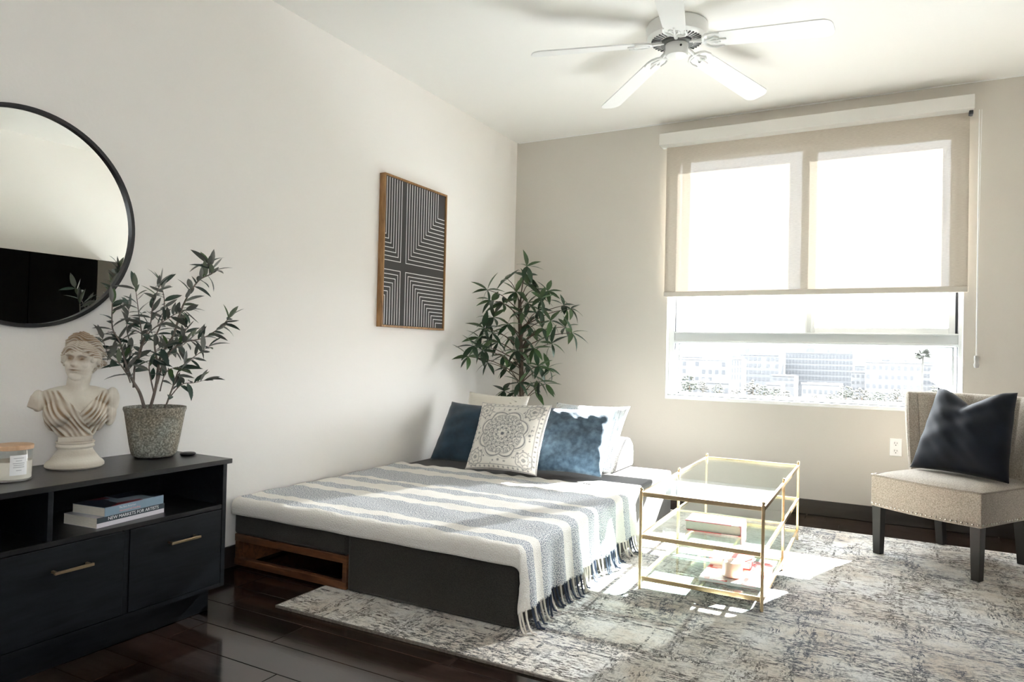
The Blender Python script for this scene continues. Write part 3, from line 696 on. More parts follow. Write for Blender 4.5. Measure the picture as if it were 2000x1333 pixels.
# large candle with wooden lid
cx_, cy_ = .262, -3.835
cn = thing('lidded_candle', (cx_, cy_, CT), 'glass candle jar with wooden lid on the console beside the bust', 'candle')
m, nt, ns, ln, b = newmat('cream_wax'); b.inputs['Base Color'].default_value = (.80, .74, .63, 1); b.inputs['Roughness'].default_value = .5; MT['wax'] = m
MB().lathe([(.050, .004), (.054, .008), (.054, .062)], (cx_, cy_, CT+.0005), 40).build('wax', 'wax', cn, smooth=40)
MB().lathe([(.052, 0), (.0562, .003), (.0565, .098), (.0545, .098), (.0545, .0626)], (cx_, cy_, CT+.0005), 40, True, False).build('glass_jar', 'glass', cn, smooth=40)
lid = MB().lathe([(.053, .098), (.0585, .0985), (.0590, .110), (.0570, .112)], (cx_, cy_, CT+.0005), 40).build('lid', 'lidwood', cn, smooth=40, bevel=.001)
lab = MB()
th0 = math.atan2(cam_loc.y-cy_, cam_loc.x-cx_)+.35
lab.grid(lambda a, c: (cx_+.0570*math.cos(th0-.42+.84*a), cy_+.0570*math.sin(th0-.42+.84*a), CT+.022+.062*c), 12, 4)
lb = lab.build('paper_label', 'plastic_white', cn, smooth=180)
MT['print'] = mat('grey_print', (.40, .40, .41), .8)
for za, wd_ in ((.074, .50), (.066, .30), (.058, .56), (.052, .50), (.046, .54), (.036, .26)):
    MB().grid(lambda a, c: (cx_+.0573*math.cos(th0-wd_/2+wd_*a), cy_+.0573*math.sin(th0-wd_/2+wd_*a), CT+za+.0018*c), 10, 1).build('print_line', 'print', lb)
# ------------------------------------------------------------------ round mirror
mr = thing('round_mirror', (0, -3.68, 1.472), 'large round mirror with a thin black frame above the console', 'mirror')
def disc(prof, n=96):
    mb = MB().lathe(prof, (0, 0, 0), n); mb.xf(Matrix.Translation((0, -3.68, 1.472)) @ Matrix.Rotation(pi/2, 4, 'Y')); return mb
disc([(.376, .002), (.376, .012)]).build('mirror_glass', 'mirror', mr)
mb = MB().lathe([(.3765, .001), (.390, .001), (.390, .024), (.3765, .024), (.3765, .001)], (0, 0, 0), 96, False, False)
mb.xf(Matrix.Translation((0, -3.68, 1.472)) @ Matrix.Rotation(pi/2, 4, 'Y')).build('frame', 'blackmetal', mr, smooth=40)

# ------------------------------------------------------------------ framed art
ar = thing('framed_art', (0, -1.405, 1.165), 'tall wood framed print of white stepped lines on charcoal', 'picture')
AY0, AY1, AZ0, AZ1, AD = -1.742, -1.072, 1.165, 2.088, .042
fw = .012
MB().box(.001, AD, AY0, AY0+fw, AZ0, AZ1).build('frame_side', 'oakframe', ar, bevel=.001)
MB().box(.001, AD, AY1-fw, AY1, AZ0, AZ1).build('frame_side', 'oakframe', ar, bevel=.001)
MB().box(.001, AD, AY0+fw, AY1-fw, AZ0, AZ0+fw).build('frame_side', 'oakframe', ar, bevel=.001)
MB().box(.001, AD, AY0+fw, AY1-fw, AZ1-fw, AZ1).build('frame_side', 'oakframe', ar, bevel=.001)
MT['artdark'] = mat('charcoal_canvas', (.055, .05, .048), .85, bump=.2, bscale=300)
MT['artline'] = mat('white_line_paint', (.78, .77, .75), .8)
cv = MB().box(.004, .032, AY0+fw+.001, AY1-fw-.001, AZ0+fw+.001, AZ1-fw-.001).build('canvas', 'artdark', ar)
ya, yb, za, zb = AY0+fw+.003, AY1-fw-.003, AZ0+fw+.003, AZ1-fw-.003
W_, H_ = yb-ya, zb-za
vx, hz = ya+.30*W_, za+.405*H_                     # centre of the cross
gw, gh = .042*W_*1.0, .032*H_
lw_ = .0044
mb = MB()
def seg(y0, y1, z0, z1): mb.box(.0322, .0330, min(y0, y1), max(y0, y1), min(z0, z1), max(z0, z1))
def nest(sy, sz, n, py, pz):
    for i in range(n):
        Y = vx + sy*(gw + i*py); Z = hz + sz*(gh + i*pz)
        ey = yb if sy > 0 else ya; ez = zb if sz > 0 else za
        if (Y-ey)*sy > 0 or (Z-ez)*sz > 0: break
        seg(Y-lw_/2, Y+lw_/2, Z - (lw_/2)*sz, ez); seg(Y, ey, Z-lw_/2, Z+lw_/2)
nest(1, 1, 14, .0262, .0262); nest(-1, 1, 7, .0245, .0262); nest(-1, -1, 7, .0245, .0262); nest(1, -1, 14, .0262, .0232)
mb.build('painted_lines', 'artline', cv)

# ------------------------------------------------------------------ ceiling fan
FX, FY, FZ, FR = 1.715, -1.487, 2.552, .757
fan = thing('ceiling_fan', (FX, FY, H), 'white five blade ceiling fan mounted close to the ceiling', 'fan')
MT['fanwhite'] = mat('fan_white_enamel', (.80, .80, .78), .35); MT['blade'] = mat('fan_blade_white', (.82, .82, .81), .3)
MB().lathe([(.10, 2.655), (.135, 2.660), (.152, 2.672), (.158, 2.69), (.158, 2.725), (.150, H-.0005)], (FX, FY, 0), 48).build('motor_housing', 'fanwhite', fan, smooth=35)
vt = MB()
for i in range(40):
    a = 2*pi*i/40; c_, s_ = math.cos(a), math.sin(a)
    Mx = Matrix.Translation((FX, FY, 2.6565)) @ Matrix.Rotation(a, 4, 'Z')
    q = MB().box(.090, .130, -.0035, .0035, -.003, .003); q.xf(Mx); n0 = len(vt.v); vt.v += q.v; vt.f += [tuple(n0+k for k in f) for f in q.f]
vt.build('vent_slots', mat('vent_shadow', (.12, .12, .12), .7), fan)
MB().lathe([(.062, 2.64), (.082, 2.642), (.082, 2.6545)], (FX, FY, 0), 40).build('flywheel', mat('flywheel_grey', (.10, .105, .10), .5), fan, smooth=40)
MB().lathe([(.0, 2.573), (.03, 2.575), (.052, 2.582), (.058, 2.592), (.058, 2.6395)], (FX, FY, 0), 40).build('switch_housing', 'fanwhite', fan, smooth=35)
MB().lathe([(.005, 0), (.006, .004)], (0, 0, 0), 10).xf(Matrix.Translation((FX+.035, FY-.0465, 2.615)) @ Matrix.Rotation(pi/2, 4, 'X')).build('switch', 'slot', fan)
for i in range(5):
    a = math.radians(-6 + 72*i + (2 if i == 3 else 0)); R4 = Matrix.Translation((FX, FY, 0)) @ Matrix.Rotation(a, 4, 'Z')
    tilt = Matrix.Translation((.165, 0, FZ+.078)) @ Matrix.Rotation(math.radians(7.5), 4, 'Y') @ Matrix.Rotation(math.radians(-12), 4, 'X') @ Matrix.Translation((-.165, 0, -FZ))   # blades droop and are pitched
    outl = []
    r0, r1 = .165, FR
    for t in np.linspace(0, 1, 9): outl.append((r0 + .02*(1-math.sin(pi*t)), -.056 + .112*(1-t) - .0))
    outl = [(r0+.022, .056), (r0+.006, .045), (r0, .02), (r0, -.02), (r0+.006, -.045), (r0+.022, -.056)]
    for t in np.linspace(0, 1, 8): outl.append((r1-.045+.045*math.sin(t*pi/2), -.066+.045*(1-math.cos(t*pi/2))))
    for t in np.linspace(0, 1, 8): outl.append((r1-.045+.045*math.cos(t*pi/2), .066-.045*(1-math.sin(t*pi/2))))
    bd = MB().prism(outl, 2, FZ-.003, FZ+.003).xf(R4 @ tilt).build('blade', 'blade', fan, bevel=.001)
    ir = MB().tube([(.135, 0, FZ-.002), (.150, 0, FZ-.004)], [.010, .010], 8)
    arm = MB().tube([(.070, 0, 2.648), (.105, 0, 2.640), (.145, 0, FZ+.078)], [.011, .010, .010], 8).xf(R4)
    for sgn in (-1, 1):
        ir.tube([(.140, 0, FZ-.005), (.147, sgn*.03, FZ-.006), (.166, sgn*.052, FZ-.006), (.200, sgn*.060, FZ-.006), (.235, sgn*.052, FZ-.006)], [.008, .0075, .007, .006, .004], 8)
        ir.tube([(.145, 0, FZ-.005), (.18, sgn*.012, FZ-.006), (.205, sgn*.026, FZ-.006), (.222, sgn*.018, FZ-.006), (.21, sgn*.006, FZ-.006)], [.007, .006, .006, .005, .004], 8)
    ir.tube([(.135, 0, FZ-.004), (.19, 0, FZ-.006), (.258, 0, FZ-.006)], [.009, .007, .004], 8)
    ir.xf(R4 @ tilt); n0 = len(ir.v); ir.v += arm.v; ir.f += [tuple(n0+k for k in f) for f in arm.f]
    ir.build('blade_iron', 'fanwhite', fan, smooth=60)

# ------------------------------------------------------------------ slipper chair
e1 = Vector((.843, -.538, 0)).normalized(); e2 = Vector((-e1.y, e1.x, 0)); CO = Vector((2.632, -.850, 0))
CM = Matrix((e1, e2, Vector((0, 0, 1)))).transposed().to_4x4(); CM.translation = CO
SW, SD_, SZ0, SZ1 = .545, .565, .262, .425
ch = thing('slipper_chair', tuple(CM @ Vector((SW/2, SD_/2, .0115))), 'oatmeal tweed slipper chair with channel back, nailhead trim and black legs', 'chair')
def bow(s): return -.028*math.sin(pi*min(max(s/SW, 0), 1))
def seat_outline(n=14):
    pts = [(SW*i/n, bow(SW*i/n)) for i in range(n+1)]
    return pts + [(SW, SD_), (0, SD_)]
so = seat_outline()
mb = MB().prism(so, 2, SZ0, SZ1).xf(CM); seat = mb.build('seat', 'chairfab', ch, bevel=.003)
def crown(a, c):
    s = SW*a; t0 = bow(s); t = t0 + (SD_-t0)*c
    k = (1-(2*a-1)**4)*(1-(2*c-1)**4)
    return CM @ Vector((.002+s*(SW-.004)/SW, t+.002*(1-2*c), SZ1-.003+.030*k**.6))
MB().grid(crown, 20, 20).build('seat_top', 'chairfab', seat, smooth=180)
loop = [CM @ Vector((SW*i/24, bow(SW*i/24)+.001, SZ1-.001)) for i in range(25)] + [CM @ Vector((SW-.001, SD_*i/12, SZ1-.001)) for i in range(1, 13)]
MB().tube(loop, .0055, 8).build('piping', 'piping', seat, smooth=180)
MB().tube([CM @ Vector((.001, SD_*i/12, SZ1-.001)) for i in range(13)], .0055, 8).build('piping', 'piping', seat, smooth=180)
nail = MB().ell((0, 0, 0), (.0055, .0055, .0055), 10).mesh('nail', smooth=180); nail.materials.append(MT['nail'])
for i in range(24):
    s = SW*(i+.5)/24; place('nail', nail, ch, Matrix.Translation(CM @ Vector((s, bow(s)-.002, SZ0+.014))))
for i in range(24):
    t = SD_*(i+.4)/24
    place('nail', nail, ch, Matrix.Translation(CM @ Vector((SW+.002, t, SZ0+.014))))
for i in range(12):
    place('nail', nail, ch, Matrix.Translation(CM @ Vector((-.002, SD_*(i+.4)/24, SZ0+.014))))
def leg(s, t, ds=0, dt=0):
    mb = MB(); a, c = .024, .019
    top = [(s-a, t-a, SZ0+.002), (s+a, t-a, SZ0+.002), (s+a, t+a, SZ0+.002), (s-a, t+a, SZ0+.002)]
    bot = [(s+ds-c, t+dt-c, .0115), (s+ds+c, t+dt-c, .0115), (s+ds+c, t+dt+c, .0115), (s+ds-c, t+dt+c, .0115)]
    mb.v = bot + top; mb.f = [(3,2,1,0),(4,5,6,7),(0,1,5,4),(1,2,6,5),(2,3,7,6),(3,0,4,7)]
    mb.xf(CM).build('leg', 'chairleg', ch, bevel=.002)
leg(.028, .026); leg(SW-.028, .026); leg(.07, SD_-.06, 0, .03); leg(SW-.07, SD_-.06, 0, .03)
# back with wings: plan path from left wing tip round to the right wing tip
def back_path(u):
    L = [(-.045, .375), (-.012, .43), (.05, .50), (.13, .53), (SW/2, .545), (SW-.13, .53), (SW-.05, .50), (SW+.012, .43), (SW+.045, .375)]
    x = u*(len(L)-1); i = min(int(x), len(L)-2); f = x-i
    p0, p1, p2, p3 = [Vector(L[max(0, min(len(L)-1, k))]) for k in (i-1, i, i+1, i+2)]
    return .5*((2*p1)+(p2-p0)*f+(2*p0-5*p1+4*p2-p3)*f*f+(3*p1-p0-3*p2+p3)*f**3)
TH_ = .062
def back_pt(u, w_):
    z0, z1 = SZ1-.02, .842
    # cross-section loop: inner face up, over the top, outer face down
    if w_ < .45: zz = w_/.45; side = 0.
    elif w_ < .55: zz = 1.; side = (w_-.45)/.1
    else: zz = 1-(w_-.55)/.45; side = 1.
    z = z0+(z1-z0)*zz
    ww = abs(2*u-1)                                  # 1 at the wing tips
    uu = u
    cut = .105*(1-zz)**1.0                            # wings swell towards the top
    uu = cut + (1-2*cut)*u
    p = back_path(uu); d = back_path(min(1, uu+.004))-back_path(max(0, uu-.004)); d.normalize(); n = Vector((d.y, -d.x))   # towards the sitter
    chn = .0
    if ww < .80: chn = .014*abs(math.sin(u*pi*9.0))**.6 - .008
    tk = TH_*(1 if ww < .9 else max(.25, math.sqrt(max(0, 1-((ww-.9)/.1)**2))))
    off = (chn if side == 0 else chn*(1-side)) - tk*side
    topr = .018*math.sin(pi*side) if 0 < side < 1 else 0
    zr = z + topr - (.014 if side in (0., 1.) and zz == 1 else 0)
    lean = .05*zz
    q = p + n*off; return CM @ Vector((q.x, q.y+lean-.03, zr))
mb = MB().grid(back_pt, 110, 44, flip=True)
n0 = len(mb.v); nv = 45
mb.f.append(tuple(range(0, nv))); mb.f.append(tuple(range(n0-nv, n0))[::-1])
mb.build('backrest', 'chairfab', ch, smooth=50)
cc_ = cushion('throw_cushion', 'navy velvet cushion with a chopped top on the oatmeal chair', 'navy_velvet', .50, .46, .17, tuple(CM @ Vector((.30, .245, SZ1+.030))), math.degrees(math.atan2(-e2.y, -e2.x))-3, 20, 0, pinch=.05, chop=.17, seed=9, wr=.006, taper=.20)
if 'group' in cc_: del cc_['group']

# ------------------------------------------------------------------ tall black cabinet on the right wall (seen in the mirror)
wd = thing('tall_cabinet', (3.51, -2.3, .0115), 'tall black cabinet with a brown end, seen reflected in the round mirror', 'cabinet')
MB().box(3.38, 3.655, -3.6, -1.405, .0115, 1.745).build('body', 'wardrobe', wd, bevel=.003)
MB().box(3.38, 3.655, -1.40, -1.14, .0115, 1.745).build('end_panel', 'wardrobe_brown', wd, bevel=.003)
for k in range(4):
    d_ = MB().box(3.362, 3.379, -3.595+.547*k, -3.595+.547*(k+1)-.006, .06, 1.735).build('door', 'wardrobe', wd, bevel=.002)
    MB().box(3.352, 3.361, -3.595+.547*k+.04, -3.595+.547*k+.052, .85, 1.05).build('handle', 'blackmetal', d_)

# ------------------------------------------------------------------ plants
def leaf_mesh(name, L, W, m, fold=.25, droop=.2, tip=1.0):
    mb = MB(); n = 5
    for i in range(n+1):
        t = i/n; w_ = W/2*math.sin(pi*min(1, t**.85*.98+.02))**tip; z = -droop*L*t*t
        mb.v += [(t*L, -w_, z+fold*w_), (t*L, 0, z), (t*L, w_, z+fold*w_)]
    for i in range(n):
        for k in (0, 1):
            A = i*3+k; mb.f.append((A, A+3, A+4, A+1))
    me = mb.mesh(name, smooth=180); me.materials.append(MT[m]); return me
def leaf_mat(name, top, back, rough=.45):
    m, nt, ns, ln, b = newmat(name)
    g = N(ns, 'ShaderNodeNewGeometry'); oi = N(ns, 'ShaderNodeObjectInfo')
    c = mixcol(ns, ln, g.outputs['Backfacing'], top, back)
    hs = N(ns, 'ShaderNodeHueSaturation'); ln.new(c, hs.inputs['Color']); ln.new(math_node(ns, ln, 'MULTIPLY_ADD', oi.outputs['Random'], .7, .65), hs.inputs['Value'])
    ln.new(hs.outputs[0], b.inputs['Base Color']); b.inputs['Roughness'].default_value = rough
    return m
MT['olive'] = leaf_mat('olive_leaf', (.030, .060, .042), (.16, .17, .145)); MT['olive2'] = leaf_mat('olive_leaf_bright', (.06, .12, .035), (.15, .18, .12)); MT['olive3'] = leaf_mat('olive_leaf_silver', (.13, .14, .12), (.20, .20, .18))
MT['bark'] = mat('grey_bark', (.20, .165, .14), .85, noise=.35, nscale=40, bump=.4, bscale=60)
MT['bark_dark'] = mat('brown_bark', (.09, .065, .045), .9, noise=.4, nscale=30, bump=.5, bscale=50)
MT['soil'] = mat('dark_soil', (.03, .02, .014), .95, noise=.5, nscale=80, bump=.8, bscale=90)
m, nt, ns, ln, b = newmat('weathered_concrete'); tc = N(ns, 'ShaderNodeTexCoord')
n1 = N(ns, 'ShaderNodeTexNoise'); n1.inputs['Scale'].default_value = 150; n1.inputs['Detail'].default_value = 4; ln.new(tc.outputs['Object'], n1.inputs[0])
n2 = N(ns, 'ShaderNodeTexNoise'); n2.inputs['Scale'].default_value = 9; n2.inputs['Detail'].default_value = 3; ln.new(tc.outputs['Object'], n2.inputs[0])
ra = ramp(ns, [(.38, (.17, .17, .15)), (.55, (.34, .335, .30)), (.68, (.52, .51, .47))]); ln.new(n1.outputs[0], ra.inputs[0])
rb = ramp(ns, [(.40, (.86, .77, .66)), (.60, (.98, 1, .96))]); ln.new(n2.outputs[0], rb.inputs[0])
ln.new(mixcol(ns, ln, 1., ra.outputs[0], rb.outputs[0], 'MULTIPLY'), b.inputs['Base Color']); b.inputs['Roughness'].default_value = .9
bp = N(ns, 'ShaderNodeBump'); bp.inputs['Strength'].default_value = .6; bp.inputs['Distance'].default_value = .004; ln.new(n1.outputs[0], bp.inputs['Height']); ln.new(bp.outputs[0], b.inputs['Normal'])
MT['concrete'] = m

def orient(d, up=Vector((0, 0, 1)), spin=0.):
    d = Vector(d).normalized(); y_ = up.cross(d)
    if y_.length < 1e-3: y_ = Vector((0, 1, 0))
    y_.normalize(); z_ = d.cross(y_)
    M3 = Matrix((d, y_, z_)).transposed(); return M3 @ Matrix.Rotation(spin, 3, 'X')
def smooth_path(pts, n=4):
    pts = [Vector(p) for p in pts]; out = []
    for i in range(len(pts)-1):
        p0, p1, p2, p3 = pts[max(0, i-1)], pts[i], pts[i+1], pts[min(len(pts)-1, i+2)]
        for k in range(n):
            f = k/n; out.append(.5*((2*p1)+(p2-p0)*f+(2*p0-5*p1+4*p2-p3)*f*f+(3*p1-p0-3*p2+p3)*f**3))
    return out + [pts[-1]]

PX0, PY0 = .175, -3.285
pl = thing('potted_olive', (PX0, PY0, CT), 'leafy olive plant in a rough grey concrete pot on the console', 'plant')
MB().lathe([(.0, .002), (.068, .002), (.080, .012), (.088, .05), (.099, .12), (.107, .172), (.112, .186), (.111, .194), (.103, .195), (.098, .188), (.096, .165), (.0, .163)], (PX0, PY0, CT), 48, False, False).build('pot', 'concrete', pl, smooth=50)
MB().lathe([(.0, .168), (.05, .170), (.0945, .167)], (PX0, PY0, CT), 24, False, False).build('soil', 'soil', pl, smooth=60)
# plant laid out in its own frame: h across the window-to-door direction, d in depth, z up
hdir = Vector((.50, .866, 0)); ddir = Vector((.866, -.50, 0))
def PP(h, z, d=0.): return Vector((PX0, PY0, CT)) + hdir*h + ddir*d + Vector((0, 0, z))
S_ = 1/545.
def pxp(u, v, d): return ((u-292)*S_, .19 + (806-v)*S_, d)
branches = [
 ([(274,806),(262,775),(246,745),(234,712),(222,668),(208,640),(206,588)], .02, .0065), ([(250,752),(252,715),(264,665),(258,610),(250,552)], -.04, .0042),
 ([(280,806),(292,760),(298,700),(322,650),(338,588),(366,532),(394,512),(384,492)], .03, .0060), ([(294,745),(308,700),(335,668),(376,656),(408,634),(428,610)], .05, .0042),
 ([(308,806),(322,765),(334,722),(362,694),(386,674)], .06, .0038), ([(298,715),(288,668),(302,620),(306,575),(300,540)], -.05, .0040),
 ([(322,770),(340,756),(362,752),(380,746)], .05, .0026), ([(240,728),(222,712),(204,700),(190,662)], .05, .0034),
 ([(298,702),(318,684),(344,672),(372,648)], -.05, .0034), ([(258,690),(270,655),(296,626),(322,606),(340,598)], .05, .0034),
 ([(236,716),(244,680),(236,640),(240,596)], -.06, .0034), ([(312,690),(330,670),(348,655),(354,632)], -.07, .003), ([(262,660),(276,630),(278,590),(288,548)], .08, .0034),
 ([(300,760),(306,735),(318,720),(334,722)], .08, .0026), ([(244,742),(226,700),(214,682),(206,690)], -.03, .0026), ([(290,770),(276,720),(282,690),(300,676)], .09, .003)]
LV = [leaf_mesh('olive_leaf_a', .070, .0215, 'olive', .25, .2, .8), leaf_mesh('olive_leaf_b', .078, .0235, 'olive', .2, .35, .8), leaf_mesh('olive_leaf_c', .062, .020, 'olive2', .3, .1, .8), leaf_mesh('olive_leaf_d', .066, .020, 'olive3', .3, -.15, .8)]
nleaf = 0
rl = random.Random(3)
for bi, (pts, dd, r0) in enumerate(branches):
    P3 = []
    for i, (u, v) in enumerate(pts):
        h, z, _ = pxp(u, v, 0); k = i/(len(pts)-1); P3.append(PP(h, z - (.02 if i == 0 else 0), dd*k*1.6 + rl.uniform(-.01, .01)*(i > 0)))
    for q in P3: q.x = max(q.x, .035)
    sp_ = smooth_path(P3, 5); n = len(sp_)
    MB().tube(sp_, [r0*(1-.72*i/(n-1)) for i in range(n)], 6).build('stem', 'bark', pl, smooth=180)
    tot = sum((sp_[i+1]-sp_[i]).length for i in range(n-1)); cnt = max(7, int(tot/.0165)); bare = .34 if bi in (0, 2) else .16
    for j in range(cnt):
        t = bare + (1-bare)*(j+.5)/cnt; x = t*(n-1); i = min(int(x), n-2); p = sp_[i].lerp(sp_[i+1], x-i); tg = (sp_[i+1]-sp_[i]).normalized()
        az = rl.uniform(0, 2*pi); side = (Matrix.Rotation(az, 3, tg) @ tg.orthogonal()).normalized()
        d_ = tg*rl.uniform(.25, .8) + side*.9 + Vector((0, 0, rl.uniform(-.25, .25)))
        if p.x + d_.normalized().x*.065 < .02: d_.x = abs(d_.x)
        Mx = orient(d_, spin=rl.uniform(-.8, .8)).to_4x4() @ Matrix.Scale(rl.uniform(.75, 1.15), 4); Mx.translation = p
        k = rl.random(); me = LV[0] if k < .4 else LV[1] if k < .65 else LV[2] if k < .80 else LV[3]
        place('leaf', me, pl, Mx); nleaf += 1
    for e_ in range(2):
        d_ = (sp_[-1]-sp_[-3]).normalized() + Vector((rl.uniform(-.4, .4), rl.uniform(-.4, .4), rl.uniform(-.2, .4)))
        Mx = orient(d_, spin=rl.uniform(-1, 1)).to_4x4(); Mx.translation = sp_[-1]; place('leaf', LV[rl.randrange(4)], pl, Mx); nleaf += 1

# corner tree
MT['umb'] = leaf_mat('umbrella_leaf', (.016, .045, .018), (.07, .12, .05), .4); MT['umb2'] = leaf_mat('umbrella_leaf_light', (.04, .085, .025), (.09, .14, .06), .4)
TXc, TYc = .33, -.42
tr_ = thing('corner_tree', (TXc, TYc, 0), 'artificial umbrella tree standing in the room corner behind the bed', 'plant')
MB().lathe([(.0, .001), (.10, .001), (.115, .02), (.135, .20), (.142, .215), (.132, .216), (.125, .20), (.0, .195)], (TXc, TYc, 0), 32, False, False).build('pot', 'bk_black', tr_, smooth=50)
trunk = smooth_path([(TXc, TYc, .19), (TXc-.005, TYc, .5), (TXc-.02, TYc-.01, .75), (TXc-.035, TYc+.005, 1.0), (TXc-.05, TYc, 1.25), (TXc-.055, TYc, 1.42)], 5)
MB().tube(trunk, [.021-.008*i/(len(trunk)-1) for i in range(len(trunk))], 10).build('trunk', 'bark_dark', tr_, smooth=180)
def pixel_ray(u, v): return fwd + rgt*((u-1000)/1367) - upv*((v-666.5)/1367)
wh = [(640,130),(620,215),(480,240),(310,330),(345,420),(700,330),(815,340),(660,280),(950,460),(1010,490),(360,560),(440,440),(550,350),(650,440),(760,400),(740,500),(840,590),(965,640),(1020,690),(280,650),(240,730),(350,690),(190,800),(150,890),(265,840),(310,940),(400,770),(450,880),(520,720),(470,985),(650,620),(700,700),(770,650),(850,780),(700,820),(560,840),(735,970),(820,985),(650,960),(745,1100),(800,1120),(580,1110),(715,1190),(450,1180),(540,1190),(600,520),(480,620),(560,930),(640,760)]
UL = [leaf_mesh('umbrella_leaf_a', .132, .042, 'umb', .15, .22), leaf_mesh('umbrella_leaf_b', .118, .040, 'umb', .15, .4), leaf_mesh('umbrella_leaf_c', .124, .041, 'umb2', .2, .3)]
rt = random.Random(11); nul = 0
for (zx, zy) in wh:
    d_ = pixel_ray(880+zx/4.3, 490+zy/4.3); off = rt.uniform(-.26, .20)
    t = (TYc + off*.8 - cam_loc.y)/d_.y; c = cam_loc + d_*t
    if c.x < .17: c = cam_loc + d_*((.17+rt.uniform(0, .05)-cam_loc.x)/d_.x)
    if c.y > -.12: c = cam_loc + d_*((-.12-cam_loc.y)/d_.y)
    zz = max(.62, min(1.40, c.z - .10 - rt.uniform(0, .08)))
    b0 = min(trunk, key=lambda q: abs(q.z-zz))
    mid = b0.lerp(c, .55) + Vector((0, 0, .03))
    pth = smooth_path([b0, mid, c], 4); MB().tube(pth, [.0045-.0027*i/(len(pth)-1) for i in range(len(pth))], 6).build('branch', 'bark_dark', tr_, smooth=180)
    od = (c-b0); od.z = 0; od.normalize(); ax = (od*.5 + Vector((.35*rt.uniform(0, 1.6), -.6*rt.uniform(0, 1.6), .5))).normalized(); a0 = ax.orthogonal().normalized()
    k = 6; ph = rt.uniform(0, 6)
    for i in range(k):
        if nul >= 298: break
        rad = Matrix.Rotation(ph+2*pi*i/k+rt.uniform(-.2, .2), 3, ax) @ a0
        dl = rad*1. + ax*rt.uniform(-.25, .25) + od*.35
        e = c + dl.normalized()*.1
        if e.x < .06: dl.x = abs(dl.x)*.4
        if e.y > -.012: dl.y = -abs(dl.y)*.3
        Mx = orient(dl, spin=rt.uniform(-.7, .7)).to_4x4() @ Matrix.Scale(rt.uniform(.8, 1.12), 4); Mx.translation = c
        place('leaf', UL[0 if rt.random() < .5 else 1 if rt.random() < .5 else 2], tr_, Mx); nul += 1

# ------------------------------------------------------------------ plaster bust
BXc, BYc = .170, -3.585
bo = Vector((ddir.x*1., ddir.y*1., 0)); 
bt = thing('plaster_bust', (BXc, BYc, CT), 'cream plaster bust of a draped woman on a round pedestal, on the console', 'bust')
BM = Matrix((hdir, -ddir, Vector((0, 0, 1)))).transposed().to_4x4(); BM.translation = Vector((BXc, BYc, CT+.0005))   # x: to the right, y: away from viewer, z: up
ped = MB().lathe([(.0, .0), (.086, .0), (.091, .006), (.091, .014), (.086, .022), (.078, .028), (.071, .038), (.062, .052), (.055, .064), (.053, .072), (.058, .076), (.060, .081), (.057, .086), (.056, .090), (.060, .094), (.059, .099), (.0, .099)], (0, 0, 0), 48, False, False).xf(BM @ Matrix.Diagonal((1, 1, .922, 1)))
pd = ped.build('pedestal', 'plaster', bt, smooth=40)
bk = MB().box(-.052, .052, -.045, .045, .0992, .118).xf(BM @ Matrix.Diagonal((1, 1, .922, 1))).build('plinth_block', 'plaster', bt, bevel=.002)
hy = math.radians(20)          # head turned to the viewer's left
HM = Matrix.Translation((.012, .012, .408)) @ Matrix.Rotation(-hy, 4, 'Z') @ Matrix.Rotation(math.radians(4), 4, 'Y') @ Matrix.Rotation(math.radians(-6), 4, 'X')
mb = MB()
# torso
mb.ell((0, .016, .205), (.118, .070, .098), 28); mb.ell((-.062, -.018, .205), (.052, .055, .050), 20); mb.ell((.055, -.018, .205), (.052, .055, .050), 20)
mb.ell((0, .02, .262), (.140, .055, .050), 24); mb.ell((-.134, .018, .252), (.026, .034, .042), 18); mb.ell((.130, .022, .252), (.028, .036, .050), 18)
mb.ell((0, .012, .150), (.075, .055, .055), 20); mb.tube([(-.132, .018, .262), (-.150, .010, .222)], [.030, .024], 14); mb.ell((.122, .022, .205), (.026, .034, .056), 14)
mb.tube([(0, .022, .25), (.002, .016, .30), (.006, .012, .335), (.010, .012, .38)], [.066, .042, .036, .037], 20)
def hE(c, r, n=16, rot=None):
    q = MB().ell(c, r, n, rot).xf(HM); n0 = len(mb.v); mb.v += q.v; mb.f += [tuple(n0+k for k in f) for f in q.f]
def hT(path, r, n=8):
    q = MB().tube(path, r, n).xf(HM); n0 = len(mb.v); mb.v += q.v; mb.f += [tuple(n0+k for k in f) for f in q.f]
# head: y negative is the face
hE((0, .008, .012), (.057, .068, .074), 28); hE((0, -.012, -.022), (.043, .052, .062), 24); hE((0, -.040, -.064), (.020, .018, .018), 16)      # skull, face, chin
hE((0, -.0635, -.012), (.0085, .012, .022), 14, Matrix.Rotation(math.radians(-14), 3, 'X')); hE((0, -.072, -.024), (.0095, .009, .007), 12)      # nose
hT([(-.034, -.050, .012), (-.018, -.060, .016), (0, -.060, .010), (.018, -.060, .016), (.034, -.050, .012)], .007)                               # brow
for sx in (-1, 1): hE((sx*.024, -.045, -.020), (.014, .011, .014), 12); hE((sx*.020, -.0515, .000), (.0105, .009, .0075), 12)                     # cheeks, eyes
hE((0, -.0585, -.0400), (.0150, .0075, .0042), 12); hE((0, -.0570, -.0480), (.0125, .0075, .0045), 12)                                           # lips
